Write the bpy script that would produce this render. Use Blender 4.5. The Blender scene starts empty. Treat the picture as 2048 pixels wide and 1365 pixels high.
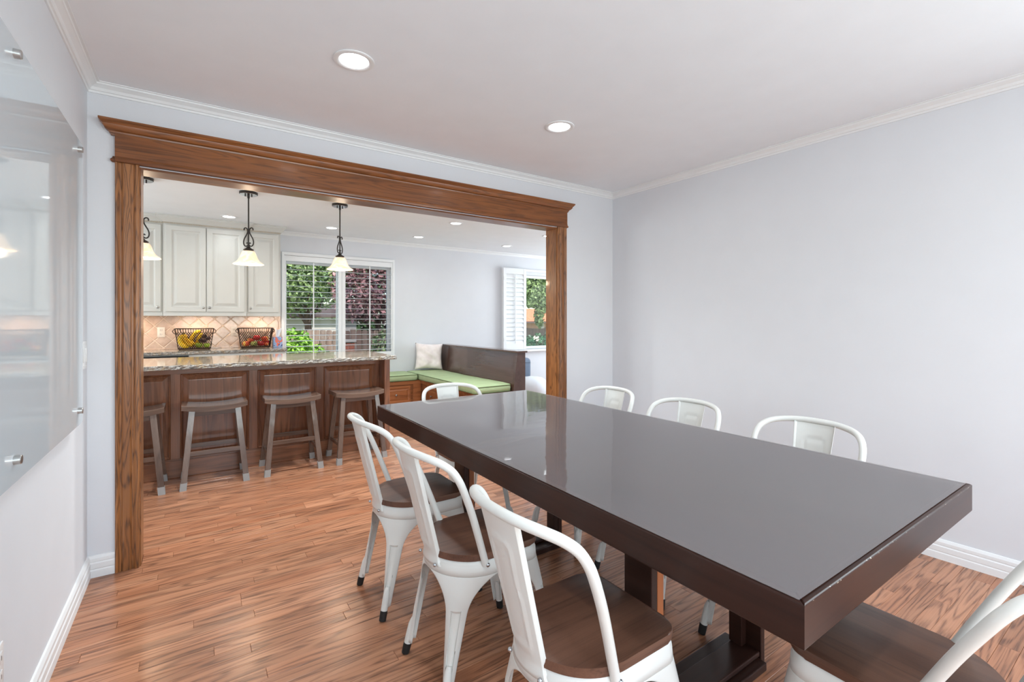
import bpy, bmesh, math, random
from mathutils import Vector, Matrix
import numpy as np

random.seed(7)
np.random.seed(7)
S = bpy.context.scene
COL = S.collection
PI = math.pi

# ------------------------------------------------------------------ camera
CAM_H = 1.26
F_PX, YAW, V0 = 934.0, math.radians(34.18), 641.0
cam_d = bpy.data.cameras.new('camera')
cam = bpy.data.objects.new('camera', cam_d)
COL.objects.link(cam)
cam.location = (0, 0, CAM_H)
cam.rotation_euler = (PI / 2, 0, -YAW)
cam_d.sensor_fit = 'HORIZONTAL'
cam_d.sensor_width = 36.0
cam_d.lens = F_PX / 2048 * 36
cam_d.shift_y = -(682.5 - V0) / 2048
cam_d.clip_start = 0.02
cam_d.clip_end = 300
S.camera = cam

# ------------------------------------------------------------------ world, sun, added fill lights
W = bpy.data.worlds.new('world')
S.world = W
W.use_nodes = True
wn = W.node_tree
wn.nodes.clear()
sky = wn.nodes.new('ShaderNodeTexSky')
sky.sky_type = 'NISHITA'
sky.sun_disc = False
sky.sun_elevation = math.radians(48)
sky.sun_rotation = math.radians(200)
bg = wn.nodes.new('ShaderNodeBackground')
bg.inputs['Strength'].default_value = 0.40
wo = wn.nodes.new('ShaderNodeOutputWorld')
wn.links.new(sky.outputs[0], bg.inputs[0])
wn.links.new(bg.outputs[0], wo.inputs[0])


def add_light(name, kind, loc, rot, power, color=(1, 1, 1), size=1.0, size_y=None, shape=None, spread=None):
    d = bpy.data.lights.new(name, kind)
    d.energy = power
    d.color = color
    if kind == 'AREA':
        d.shape = shape or ('RECTANGLE' if size_y else 'SQUARE')
        d.size = size
        if size_y:
            d.size_y = size_y
        if spread:
            d.spread = spread
    elif kind == 'SUN':
        d.angle = size
    else:
        d.shadow_soft_size = size
    o = bpy.data.objects.new(name, d)
    o.location = loc
    o.rotation_euler = rot
    COL.objects.link(o)
    return o


add_light('sun', 'SUN', (0, 0, 20), (math.radians(40), 0, math.radians(20)), 5.2, (1, .97, .90), math.radians(1.5))
# soft fill added at an unseen opening behind the camera, tilted up
add_light('fill_behind_camera', 'AREA', (.9, -1.80, 1.40), (math.radians(112), 0, 0), 65, (.82, .955, 1), 2.6, 1.5)
# fill added for the left wall, at an unseen right wall opening
add_light('fill_right_wall', 'AREA', (3.26, -1.05, 1.40), (math.radians(90), 0, math.radians(90)), 46, (.82, .955, 1), 1.3, 1.4)
# unseen fill added on the breakfast room's right, tilted toward the ceiling
add_light('fill_breakfast_right', 'AREA', (7.05, 4.9, 1.3), (math.radians(112), 0, PI / 2), 105, (.82, .94, 1), 2.2, 1.9)
# fill light added out of view on the kitchen's left
add_light('fill_kitchen_left', 'AREA', (-3.0, 5.0, 1.55), (math.radians(115), 0, -PI / 2), 64, (.84, .95, 1), 1.8, 1.2)

S.view_settings.view_transform = 'Standard'
S.view_settings.look = 'None'
S.view_settings.exposure = 0.03
S.view_settings.gamma = 1.0
S.view_settings.use_curve_mapping = False
DOWNLIGHT_W = 1.0

# ------------------------------------------------------------------ helpers


def lin(r, g=None, b=None):
    if g is None:
        r, g, b = r
    f = lambda c: (c / 255 / 12.92) if c / 255 <= .04045 else ((c / 255 + .055) / 1.055) ** 2.4
    return (f(r), f(g), f(b), 1.0)


class MB:
    """collects shapes in one bmesh"""

    def __init__(self):
        self.bm = bmesh.new()

    def box(self, x0, x1, y0, y1, z0, z1, bev=0.0, seg=2):
        r = bmesh.ops.create_cube(self.bm, size=1.0)
        vs = r['verts']
        for v in vs:
            v.co = Vector(((x0 + x1) / 2 + v.co.x * (x1 - x0), (y0 + y1) / 2 + v.co.y * (y1 - y0), (z0 + z1) / 2 + v.co.z * (z1 - z0)))
        if bev > 0:
            es = list({e for v in vs for e in v.link_edges})
            bmesh.ops.bevel(self.bm, geom=es, offset=bev, segments=seg, affect='EDGES', profile=.5)
        return self

    def beam(self, a, b, w, h, bev=0.0, up=(0, 0, 1)):
        """bar from a to b, w across, h along up"""
        a, b, up = Vector(a), Vector(b), Vector(up)
        d = (b - a).normalized()
        s = d.cross(up).normalized()
        u = s.cross(d).normalized()
        n0 = len(self.bm.verts)
        vs = []
        for p in (a, b):
            for sx, sy in ((-1, -1), (1, -1), (1, 1), (-1, 1)):
                vs.append(self.bm.verts.new(p + s * sx * w / 2 + u * sy * h / 2))
        fs = [(3, 2, 1, 0), (4, 5, 6, 7), (0, 1, 5, 4), (1, 2, 6, 5), (2, 3, 7, 6), (3, 0, 4, 7)]
        faces = [self.bm.faces.new([vs[i] for i in f]) for f in fs]
        if bev > 0:
            es = list({e for f in faces for e in f.edges})
            bmesh.ops.bevel(self.bm, geom=es, offset=bev, segments=2, affect='EDGES', profile=.5)
        return self

    def tube(self, pts, r, n=10, closed=False, cap=True):
        pts = [Vector(p) for p in pts]
        rs = r if isinstance(r, (list, tuple)) else [r] * len(pts)
        rings = []
        prev = None
        for i, p in enumerate(pts):
            if closed:
                t = (pts[(i + 1) % len(pts)] - pts[i - 1]).normalized()
            else:
                t = (pts[min(i + 1, len(pts) - 1)] - pts[max(i - 1, 0)]).normalized()
            if prev is None:
                ref = Vector((0, 0, 1)) if abs(t.z) < .9 else Vector((1, 0, 0))
                a = t.cross(ref).normalized()
            else:
                a = (prev - t * prev.dot(t)).normalized()
            prev = a
            b = t.cross(a)
            rings.append([self.bm.verts.new(p + (a * math.cos(2 * PI * k / n) + b * math.sin(2 * PI * k / n)) * rs[i]) for k in range(n)])
        m = len(rings)
        for i in range(m if closed else m - 1):
            A, B = rings[i], rings[(i + 1) % m]
            for k in range(n):
                self.bm.faces.new((A[k], A[(k + 1) % n], B[(k + 1) % n], B[k]))
        if cap and not closed:
            self.bm.faces.new(rings[0][::-1])
            self.bm.faces.new(rings[-1])
        return self

    def lathe(self, prof, c=(0, 0, 0), n=24, cap0=True, cap1=True):
        c = Vector(c)
        rings = [[self.bm.verts.new(c + Vector((r * math.cos(2 * PI * k / n), r * math.sin(2 * PI * k / n), z))) for k in range(n)] for r, z in prof]
        for A, B in zip(rings, rings[1:]):
            for k in range(n):
                self.bm.faces.new((A[k], A[(k + 1) % n], B[(k + 1) % n], B[k]))
        if cap0:
            self.bm.faces.new(rings[0][::-1])
        if cap1:
            self.bm.faces.new(rings[-1])
        return self

    def loft(self, rings, closed=True, cap=True):
        R = [[self.bm.verts.new(Vector(p)) for p in ring] for ring in rings]
        n = len(R[0])
        for A, B in zip(R, R[1:]):
            for k in range(n if closed else n - 1):
                self.bm.faces.new((A[k], A[(k + 1) % n], B[(k + 1) % n], B[k]))
        if cap and closed:
            self.bm.faces.new(R[0][::-1])
            self.bm.faces.new(R[-1])
        return self

    def prism(self, poly, z0, z1, bev=0.0, seg=2):
        """vertical extrusion of an xy polygon"""
        A = [self.bm.verts.new((p[0], p[1], z0)) for p in poly]
        B = [self.bm.verts.new((p[0], p[1], z1)) for p in poly]
        n = len(poly)
        fs = [self.bm.faces.new(A[::-1]), self.bm.faces.new(B)]
        for k in range(n):
            self.bm.faces.new((A[k], A[(k + 1) % n], B[(k + 1) % n], B[k]))
        if bev > 0:
            es = [e for f in fs for e in f.edges]
            bmesh.ops.bevel(self.bm, geom=es, offset=bev, segments=seg, affect='EDGES', profile=.5)
        return self

    def sweep(self, prof, path, closed_prof=True):
        """prof: (out, up) points; path: list of (point, out_vector)"""
        rings = []
        for p, o in path:
            p, o = Vector(p), Vector(o)
            rings.append([p + o * a + Vector((0, 0, b)) for a, b in prof])
        return self.loft(rings, closed_prof)

    def panel(self, x0, x1, z0, z1, y, dirn=-1, steps=()):
        """stepped panel facing dirn*y: steps = (inset, depth) outline after outline, last one filled"""
        rings = []
        for ins, dep in steps:
            rings.append([(x0 + ins, y + dirn * dep, z0 + ins), (x1 - ins, y + dirn * dep, z0 + ins), (x1 - ins, y + dirn * dep, z1 - ins), (x0 + ins, y + dirn * dep, z1 - ins)])
        return self.loft(rings)

    def sphere(self, c, r, u=16, v=10, sc=(1, 1, 1)):
        q = bmesh.ops.create_uvsphere(self.bm, u_segments=u, v_segments=v, radius=1.0)
        for w in q['verts']:
            w.co = Vector((c[0] + w.co.x * r * sc[0], c[1] + w.co.y * r * sc[1], c[2] + w.co.z * r * sc[2]))
        return self


def wloc(o):
    v = Vector((0, 0, 0))
    while o is not None:
        v += o.location
        o = o.parent
    return v


def obj(name, mb, m, parent=None, smooth=True, at=None, angle=40):
    """link what mb collected as ONE mesh object; world coordinates in"""
    bm = mb.bm
    bmesh.ops.recalc_face_normals(bm, faces=bm.faces[:])
    me = bpy.data.meshes.new(name)
    base = wloc(parent) if parent else Vector((0, 0, 0))
    if at is not None:
        at = Vector(at)
    off = base + (at - base if at is not None else Vector((0, 0, 0)))
    if off.length > 0:
        bmesh.ops.translate(bm, verts=bm.verts[:], vec=-off)
    bm.to_mesh(me)
    bm.free()
    if angle == 30:
        angle = 15          # bevelled boxes: keep the big faces flat
    if smooth:
        me.shade_smooth()
        me.set_sharp_from_angle(angle=math.radians(angle))
    for mm in (m if isinstance(m, (list, tuple)) else [m]):
        me.materials.append(mm)
    o = bpy.data.objects.new(name, me)
    COL.objects.link(o)
    if parent:
        o.parent = parent
    if at is not None:
        o.location = at - base
    return o


def thing(name, label, cat, loc=(0, 0, 0), group=None, rot=0):
    o = bpy.data.objects.new(name, None)
    o.empty_display_size = .05
    COL.objects.link(o)
    o.location = loc
    o.rotation_euler = (0, 0, rot)
    return tag(o, label, cat, group)


def tag(o, label, cat, group=None):
    o['label'] = label
    o['category'] = cat
    if group:
        o['group'] = group
    return o


def struct(o):
    o['kind'] = 'structure'
    return o


def dup(root, loc, rot=0, label=None, cat=None, group=None):
    r = root.copy()
    COL.objects.link(r)
    r.location = loc
    r.rotation_euler = (0, 0, rot)
    if label:
        r['label'] = label
    for ch in list(root.children):
        c = ch.copy()
        COL.objects.link(c)
        c.parent = r
        for g in list(ch.children):
            d = g.copy()
            COL.objects.link(d)
            d.parent = c
    return r


# ------------------------------------------------------------------ materials
class NT:
    def __init__(self, name):
        self.m = bpy.data.materials.new(name)
        self.m.use_nodes = True
        self.t = self.m.node_tree
        self.t.nodes.clear()
        self.out = self.t.nodes.new('ShaderNodeOutputMaterial')
        self.b = self.t.nodes.new('ShaderNodeBsdfPrincipled')
        self.t.links.new(self.b.outputs[0], self.out.inputs[0])

    def n(self, kind, **kw):
        nd = self.t.nodes.new('ShaderNode' + kind)
        for k, v in kw.items():
            if k.startswith('i_'):
                nd.inputs[k[2:].replace('_', ' ')].default_value = v
            else:
                setattr(nd, k, v)
        return nd

    def l(self, a, b):
        self.t.links.new(a, b)

    def p(self, **kw):
        for k, v in kw.items():
            self.b.inputs[k.replace('_', ' ')].default_value = v
        return self

    def coords(self, scale=(1, 1, 1), kind='Object', rnd=False, rot=(0, 0, 0)):
        tc = self.n('TexCoord')
        src = tc.outputs[kind]
        if rnd:
            oi = self.n('ObjectInfo')
            cx = self.n('CombineXYZ')
            mu = self.n('Math', operation='MULTIPLY')
            mu.inputs[1].default_value = 57.3
            self.l(oi.outputs['Random'], mu.inputs[0])
            for i in range(3):
                self.l(mu.outputs[0], cx.inputs[i])
            va = self.n('VectorMath', operation='ADD')
            self.l(src, va.inputs[0])
            self.l(cx.outputs[0], va.inputs[1])
            src = va.outputs[0]
        mp = self.n('Mapping')
        mp.inputs['Scale'].default_value = scale
        mp.inputs['Rotation'].default_value = rot
        self.l(src, mp.inputs[0])
        return mp.outputs[0]

    def noise(self, vec, scale=5, detail=3, rough=.5, dist=0):
        nd = self.n('TexNoise')
        nd.inputs['Scale'].default_value = scale
        nd.inputs['Detail'].default_value = detail
        nd.inputs['Roughness'].default_value = rough
        nd.inputs['Distortion'].default_value = dist
        self.l(vec, nd.inputs['Vector'])
        return nd.outputs['Fac']

    def ramp(self, fac, stops, interp='LINEAR'):
        r = self.n('ValToRGB')
        r.color_ramp.interpolation = interp
        e = r.color_ramp.elements
        e[0].position, e[0].color = stops[0]
        e[1].position, e[1].color = stops[-1]
        for p, c in stops[1:-1]:
            x = e.new(p)
            x.color = c
        self.l(fac, r.inputs[0])
        return r.outputs[0]

    def math(self, op, a, b=None, clamp=False):
        nd = self.n('Math', operation=op, use_clamp=clamp)
        for i, v in enumerate((a, b)):
            if v is None:
                continue
            if isinstance(v, (int, float)):
                nd.inputs[i].default_value = v
            else:
                self.l(v, nd.inputs[i])
        return nd.outputs[0]

    def mix(self, fac, a, b, mode='MIX'):
        nd = self.n('Mix', data_type='RGBA', blend_type=mode)
        for s, v in ((nd.inputs[0], fac), (nd.inputs[6], a), (nd.inputs[7], b)):
            if isinstance(v, (int, float)):
                s.default_value = v
            elif isinstance(v, tuple):
                s.default_value = v
            else:
                self.l(v, s)
        return nd.outputs[2]

    def bump(self, h, strength=.1, dist=.01):
        nd = self.n('Bump')
        nd.inputs['Strength'].default_value = strength
        nd.inputs['Distance'].default_value = dist
        self.l(h, nd.inputs['Height'])
        self.l(nd.outputs[0], self.b.inputs['Normal'])
        return self

    def color(self, c):
        self.l(c, self.b.inputs['Base Color'])
        return self


def plain(name, rgb, rough=.5, metal=0, var=.04, scale=6, bump=0, coat=0, bscale=None, **kw):
    q = NT(name)
    c = q.coords(rnd=True)
    f = q.noise(c, scale, 4)
    base = lin(*rgb)
    lo = tuple(x * (1 - var) for x in base[:3]) + (1,)
    hi = tuple(min(1, x * (1 + var)) for x in base[:3]) + (1,)
    q.color(q.ramp(f, [(.3, lo), (.7, hi)]))
    q.p(Roughness=rough, Metallic=metal)
    if coat:
        q.p(Coat_Weight=coat, Coat_Roughness=.1)
    for k, v in kw.items():
        q.b.inputs[k.replace('_', ' ')].default_value = v
    if bump:
        q.bump(q.noise(c, bscale or scale * 4, 4), bump, .004)
    return q.m


def wood(name, light, mid, dark, along=0, scale=1.0, rough=.3, contour=7, streak=1.0, coat=0.0, bump=.06, tint=.18, contrast=.8, floor=False, spec=.5):
    """flat-sawn wood: contour rings of a stretched noise plus fine pores; `along` = grain axis"""
    q = NT(name)
    st = [13 * scale] * 3
    st[along] = 1.1 * scale
    fine = [170 * scale] * 3
    fine[along] = 3.5 * scale
    tc = q.n('TexCoord')
    oi = q.n('ObjectInfo')
    if floor:
        at = q.n('Attribute', attribute_name='rnd')
        rnd = q.math('FRACT', q.math('ADD', at.outputs['Fac'], oi.outputs['Random']))
    else:
        rnd = oi.outputs['Random']
    cx = q.n('CombineXYZ')
    mu = q.math('MULTIPLY', rnd, 91.7)
    for i in range(3):
        q.l(mu, cx.inputs[i])
    va = q.n('VectorMath', operation='ADD')
    q.l(tc.outputs['Object'], va.inputs[0])
    q.l(cx.outputs[0], va.inputs[1])

    def mp(sc):
        m = q.n('Mapping')
        m.inputs['Scale'].default_value = sc
        q.l(va.outputs[0], m.inputs[0])
        return m.outputs[0]
    n1 = q.noise(mp(st), 1.0, 1.5, .45, .25)
    jag = [46 * scale] * 3
    jag[along] = 9 * scale
    n1 = q.math('ADD', n1, q.math('MULTIPLY', q.noise(mp(jag), 1.0, 2, .6), .05))
    ring = q.math('SINE', q.math('MULTIPLY', n1, contour * 2 * PI))
    ring = q.math('ADD', q.math('MULTIPLY', ring, .5), .5)
    ring = q.math('POWER', ring, 2.6)
    n2 = q.noise(mp(fine), 1.0, 3, .6)
    pores = q.ramp(n2, [(.42, (0, 0, 0, 1)), (.68, (1, 1, 1, 1))])
    broad = q.noise(mp([x * .35 for x in st]), 1.0, 2)
    c = q.mix(q.ramp(broad, [(.35, (0, 0, 0, 1)), (.65, (1, 1, 1, 1))]), lin(*mid), lin(*light))
    fac = q.math('MULTIPLY', ring, q.math('ADD', q.math('MULTIPLY', pores, .55), .45))
    fac = q.math('MULTIPLY', fac, contrast, clamp=True)
    c = q.mix(fac, c, lin(*dark))
    c = q.mix(q.math('MULTIPLY', pores, .22 * streak), c, lin(*dark))
    tintv = q.ramp(rnd, [(0, (1 - tint, 1 - tint, 1 - tint, 1)), (1, (1 + tint, 1 + tint * .8, 1 + tint * .7, 1))])
    c = q.mix(1.0, c, tintv, 'MULTIPLY')
    q.color(c)
    q.p(Roughness=rough, Specular_IOR_Level=spec)
    if coat:
        q.p(Coat_Weight=coat, Coat_Roughness=.06)
    if bump:
        q.bump(fac, bump, .002)
    return q.m


M = {}
M['wall'] = plain('wall_paint', (221, 222, 226), .65, var=.01, bump=.05, bscale=90)
M['ceiling'] = plain('ceiling_paint', (240, 242, 245), .8, var=.012, bump=.08, bscale=60)
M['trim'] = plain('trim_enamel', (236, 236, 236), .35, var=.01)
M['oak_h'] = wood('oak_casing_horizontal', (152, 92, 46), (120, 68, 32), (62, 34, 18), 0, 1.3, .28, 8, tint=.04, contrast=.6, coat=.08)
M['oak_v'] = wood('oak_casing_vertical', (172, 114, 66), (142, 90, 50), (54, 30, 18), 2, 1.8, .3, 10, tint=.04, contrast=.95, coat=.15)
M['floor'] = wood('oak_floorboard', (190, 136, 104), (170, 113, 82), (80, 50, 38), 0, 1.0, .235, 9, tint=.13, contrast=.85, coat=0, bump=.05, floor=True)
M['underfloor'] = plain('underfloor', (70, 44, 30), .7)
M['table'] = wood('espresso_veneer', (58, 35, 28), (48, 28, 22), (32, 19, 15), 1, 1.0, .3, 4, tint=0, contrast=.5, coat=0, bump=.02, spec=.28)
M['table_x'] = wood('espresso_veneer_cross', (58, 35, 28), (48, 28, 22), (32, 19, 15), 0, 1.0, .3, 4, tint=.05, contrast=.5, coat=0, bump=.02, spec=.28)
def worn_mat():
    # the end board's top edge is chipped down to pale primer
    m = M['table_x'].copy()
    m.name = 'espresso_veneer_chipped_edge'
    t = m.node_tree
    b = next(n for n in t.nodes if n.type == 'BSDF_PRINCIPLED')
    src = b.inputs['Base Color'].links[0].from_socket
    tc = next(n for n in t.nodes if n.type == 'TEX_COORD')
    sp = t.nodes.new('ShaderNodeSeparateXYZ')
    t.links.new(tc.outputs['Object'], sp.inputs[0])
    nz = t.nodes.new('ShaderNodeTexNoise')
    nz.inputs['Scale'].default_value = 95
    nz.inputs['Detail'].default_value = 3
    t.links.new(tc.outputs['Object'], nz.inputs['Vector'])
    mr = t.nodes.new('ShaderNodeMapRange')
    mr.inputs['From Min'].default_value = TOP_Z - .0085
    mr.inputs['From Max'].default_value = TOP_Z - .004
    t.links.new(sp.outputs['Z'], mr.inputs['Value'])
    lt = t.nodes.new('ShaderNodeMath')
    lt.operation = 'LESS_THAN'
    lt.inputs[1].default_value = TOP_Z - .0012
    t.links.new(sp.outputs['Z'], lt.inputs[0])
    m2 = t.nodes.new('ShaderNodeMath')
    m2.operation = 'MULTIPLY'
    t.links.new(mr.outputs[0], m2.inputs[0])
    t.links.new(lt.outputs[0], m2.inputs[1])
    mu = t.nodes.new('ShaderNodeMath')
    mu.operation = 'MULTIPLY'
    t.links.new(m2.outputs[0], mu.inputs[0])
    t.links.new(nz.outputs['Fac'], mu.inputs[1])
    gt_ = t.nodes.new('ShaderNodeMath')
    gt_.operation = 'GREATER_THAN'
    gt_.inputs[1].default_value = .635
    t.links.new(mu.outputs[0], gt_.inputs[0])
    mx = t.nodes.new('ShaderNodeMix')
    mx.data_type = 'RGBA'
    t.links.new(gt_.outputs[0], mx.inputs[0])
    t.links.new(src, mx.inputs[6])
    mx.inputs[7].default_value = lin(206, 190, 172)
    t.links.new(mx.outputs[2], b.inputs['Base Color'])
    return m


TOP_Z = .770
M['table_worn'] = worn_mat()
M['table_raw'] = wood('reddish_bare_wood', (176, 104, 62), (150, 84, 48), (110, 60, 36), 2, 1.0, .5, 3, tint=0)
M['chair_white'] = plain('white_powder_coat', (225, 224, 219), .32, var=.012, scale=3)
M['rubber'] = plain('black_rubber', (24, 24, 24), .6)
M['seat_wood'] = wood('dark_elm_seat', (112, 78, 62), (88, 58, 45), (52, 33, 26), 0, 1.6, .36, 3, tint=.12, contrast=.5)
M['rivet'] = plain('zinc_rivet', (190, 192, 196), .25, 1)
M['stool'] = wood('worn_umber_wood', (116, 92, 78), (84, 62, 50), (46, 34, 28), 0, 1.2, .24, 3, tint=.1, contrast=.6, coat=.3)
M['stool_v'] = wood('worn_umber_leg', (128, 108, 96), (96, 76, 66), (56, 42, 36), 2, 1.2, .22, 3, tint=.1, contrast=.5, coat=.35)
M['glide'] = plain('grey_felt_cap', (158, 156, 154), .8)
M['walnut'] = wood('walnut_panel', (150, 98, 68), (120, 74, 50), (64, 38, 26), 2, 1.0, .24, 5, tint=.08, contrast=.6, coat=.3)
M['walnut_h'] = wood('walnut_rail', (148, 98, 70), (120, 76, 52), (66, 40, 28), 0, 1.0, .26, 4, tint=.08, contrast=.6, coat=.3)
M['bench_dark'] = wood('dark_walnut_settle', (92, 66, 56), (78, 54, 45), (56, 37, 31), 1, .9, .2, 3, tint=.04, contrast=.35, coat=.5)
M['bench_wood'] = wood('alder_drawers', (172, 108, 66), (144, 86, 50), (84, 46, 26), 0, 1.0, .3, 4, tint=.12, contrast=.6, coat=.2)
M['cabinet'] = plain('ivory_cabinet_paint', (206, 204, 198), .38, var=.012)
M['cab_glaze'] = plain('beige_glaze', (196, 182, 162), .5)
M['nickel'] = plain('brushed_nickel', (176, 174, 170), .3, 1)
M['steel'] = plain('satin_steel', (198, 198, 196), .32, 1)
M['iron'] = plain('oil_rubbed_iron', (58, 52, 48), .4, .6)
M['chrome'] = plain('polished_canopy_face', (180, 184, 190), .12, 1)
M['plastic'] = plain('almond_plastic', (236, 222, 208), .4, var=.01)
M['white_plastic'] = plain('white_plastic', (232, 232, 232), .4, var=.01)
M['black'] = plain('black_gap', (16, 17, 18), .4)
M['slot'] = plain('dark_slot', (90, 70, 60), .6)
M['green'] = plain('sage_canvas', (172, 190, 146), .85, var=.06, scale=9, bump=.15, bscale=220)
M['piping'] = plain('olive_piping', (104, 118, 80), .85)
M['pillow'] = plain('blush_satin', (248, 234, 230), .38, var=.10, scale=14, bump=.2, bscale=22, Sheen_Weight=.3)
M['bean'] = plain('white_bean_bag_cloth', (226, 228, 234), .85, var=.03, bump=.15, bscale=160)
M['slate'] = plain('slate_blue_cloth', (112, 124, 142), .85, var=.08, bump=.2, bscale=120)
M['navy'] = plain('dull_blue_canvas', (78, 98, 128), .85, var=.08)
M['shutter'] = plain('shutter_paint', (238, 239, 240), .38, var=.01)
M['bronze'] = plain('bronze_wire', (62, 46, 36), .45, .7)
M['banana'] = plain('banana_peel', (240, 196, 32), .45, var=.12, scale=20)
M['banana_tip'] = plain('banana_stem', (120, 96, 36), .6)
M['plum'] = plain('plum_skin', (54, 30, 40), .3, var=.2, scale=25)
M['lime'] = plain('green_apple_skin', (168, 190, 60), .3, var=.15, scale=18)
M['apple_red'] = plain('red_apple_skin', (200, 34, 42), .25, var=.25, scale=12)
M['stalk'] = plain('fruit_stalk', (80, 54, 30), .7)
M['tissue'] = plain('tissue_paper', (240, 240, 244), .9)
M['fence'] = wood('weathered_cedar', (150, 128, 112), (122, 100, 86), (84, 66, 56), 2, 1.0, .8, 4, tint=.2, contrast=.6)
M['bark'] = plain('tree_bark', (86, 66, 52), .9, var=.3, scale=8)
M['brick'] = plain('red_brick', (172, 98, 74), .85, var=.2, scale=12)
M['mortar'] = plain('mortar', (186, 178, 168), .9)
M['siding'] = plain('tan_siding', (186, 142, 116), .8, var=.04)
M['pale_siding'] = plain('pale_siding', (196, 188, 182), .8, var=.04)
M['shingle'] = plain('orange_shingle', (206, 122, 84), .85, var=.2, scale=9)
M['gutter'] = plain('dark_gutter', (84, 66, 58), .6)
M['flower'] = plain('cream_petals', (250, 236, 220), .7)


def striped_apple():
    q = NT('striped_apple_skin')
    c = q.coords((9, 9, 1.2), rnd=True)
    f = q.noise(c, 2.2, 3, .6)
    q.color(q.ramp(f, [(.35, lin(206, 44, 40)), (.52, lin(222, 92, 48)), (.66, lin(240, 190, 84))]))
    q.p(Roughness=.25)
    return q.m


def green_striped():
    q = NT('green_striped_skin')
    c = q.coords((1, 1, .1), rnd=True)
    f = q.noise(c, 60, 2, .5)
    q.color(q.ramp(f, [(.42, lin(90, 128, 44)), (.56, lin(214, 214, 120))]))
    q.p(Roughness=.3)
    return q.m


M['apple_striped'] = striped_apple()
M['apple_green'] = green_striped()


def granite(name='granite', base=(196, 186, 168)):
    q = NT(name)
    c = q.coords()
    a = q.noise(c, 34, 6, .7, 1.2)
    b = q.noise(q.coords((1, 1, 1), rot=(.4, .3, .8)), 90, 4, .7)
    d = q.noise(c, 9, 3, .6, 2)
    col = q.ramp(a, [(.36, lin(92, 82, 74)), (.45, lin(166, 150, 128)), (.56, lin(*base)), (.7, lin(226, 222, 212))])
    col = q.mix(q.math('MULTIPLY', q.ramp(b, [(.54, (0, 0, 0, 1)), (.66, (1, 1, 1, 1))]), .7), col, lin(96, 88, 84))
    col = q.mix(q.math('MULTIPLY', q.ramp(d, [(.5, (0, 0, 0, 1)), (.7, (1, 1, 1, 1))]), .4), col, lin(170, 140, 100))
    q.color(col)
    q.p(Roughness=.07, Specular_IOR_Level=.7)
    return q.m


M['granite'] = granite()


def granite_edge():
    q = NT('granite_chiselled_edge')
    c = q.coords((1, 1, 1))
    a = q.noise(c, 40, 6, .75, 1.4)
    b = q.noise(c, 12, 3, .6, 2)
    col = q.ramp(a, [(.37, lin(66, 62, 60)), (.47, lin(136, 130, 123)), (.6, lin(190, 185, 178))])
    col = q.mix(q.math('MULTIPLY', q.ramp(b, [(.5, (0, 0, 0, 1)), (.66, (1, 1, 1, 1))]), .5), col, lin(168, 140, 96))
    q.color(col)
    q.p(Roughness=.35)
    q.bump(a, .5, .01)
    return q.m


M['granite_edge'] = granite_edge()


def tile_mat():
    q = NT('tumbled_tile')
    oi = q.n('ObjectInfo')
    c = q.coords(rnd=True)
    f = q.noise(c, 14, 4, .6)
    col = q.ramp(f, [(.3, lin(196, 164, 142)), (.7, lin(222, 194, 174))])
    tint = q.ramp(oi.outputs['Random'], [(0, (.84, .84, .84, 1)), (.5, (1, .97, .94, 1)), (1, (1.1, 1.04, 1.0, 1))])
    q.color(q.mix(1.0, col, tint, 'MULTIPLY'))
    q.p(Roughness=.2, Coat_Weight=.4, Coat_Roughness=.08)
    q.bump(q.noise(c, 18, 2), .25, .01)
    return q.m


M['tile'] = tile_mat()
M['grout'] = plain('grout', (232, 210, 190), .8, var=.03)


def glass_mat(name='window_glass', tint=(1, 1, 1, 1), refl=1.14):
    m = bpy.data.materials.new(name)
    m.use_nodes = True
    t = m.node_tree
    t.nodes.clear()
    o = t.nodes.new('ShaderNodeOutputMaterial')
    mx = t.nodes.new('ShaderNodeMixShader')
    fr = t.nodes.new('ShaderNodeFresnel')
    fr.inputs[0].default_value = refl
    tr = t.nodes.new('ShaderNodeBsdfTransparent')
    tr.inputs[0].default_value = tint
    gl = t.nodes.new('ShaderNodeBsdfGlossy')
    gl.inputs['Roughness'].default_value = .02
    t.links.new(fr.outputs[0], mx.inputs[0])
    t.links.new(tr.outputs[0], mx.inputs[1])
    t.links.new(gl.outputs[0], mx.inputs[2])
    t.links.new(mx.outputs[0], o.inputs[0])
    return m


M['glass'] = glass_mat()
M['screen_glass'] = glass_mat('window_glass_with_bug_screen', (.66, .66, .70, 1), 1.2)


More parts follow.
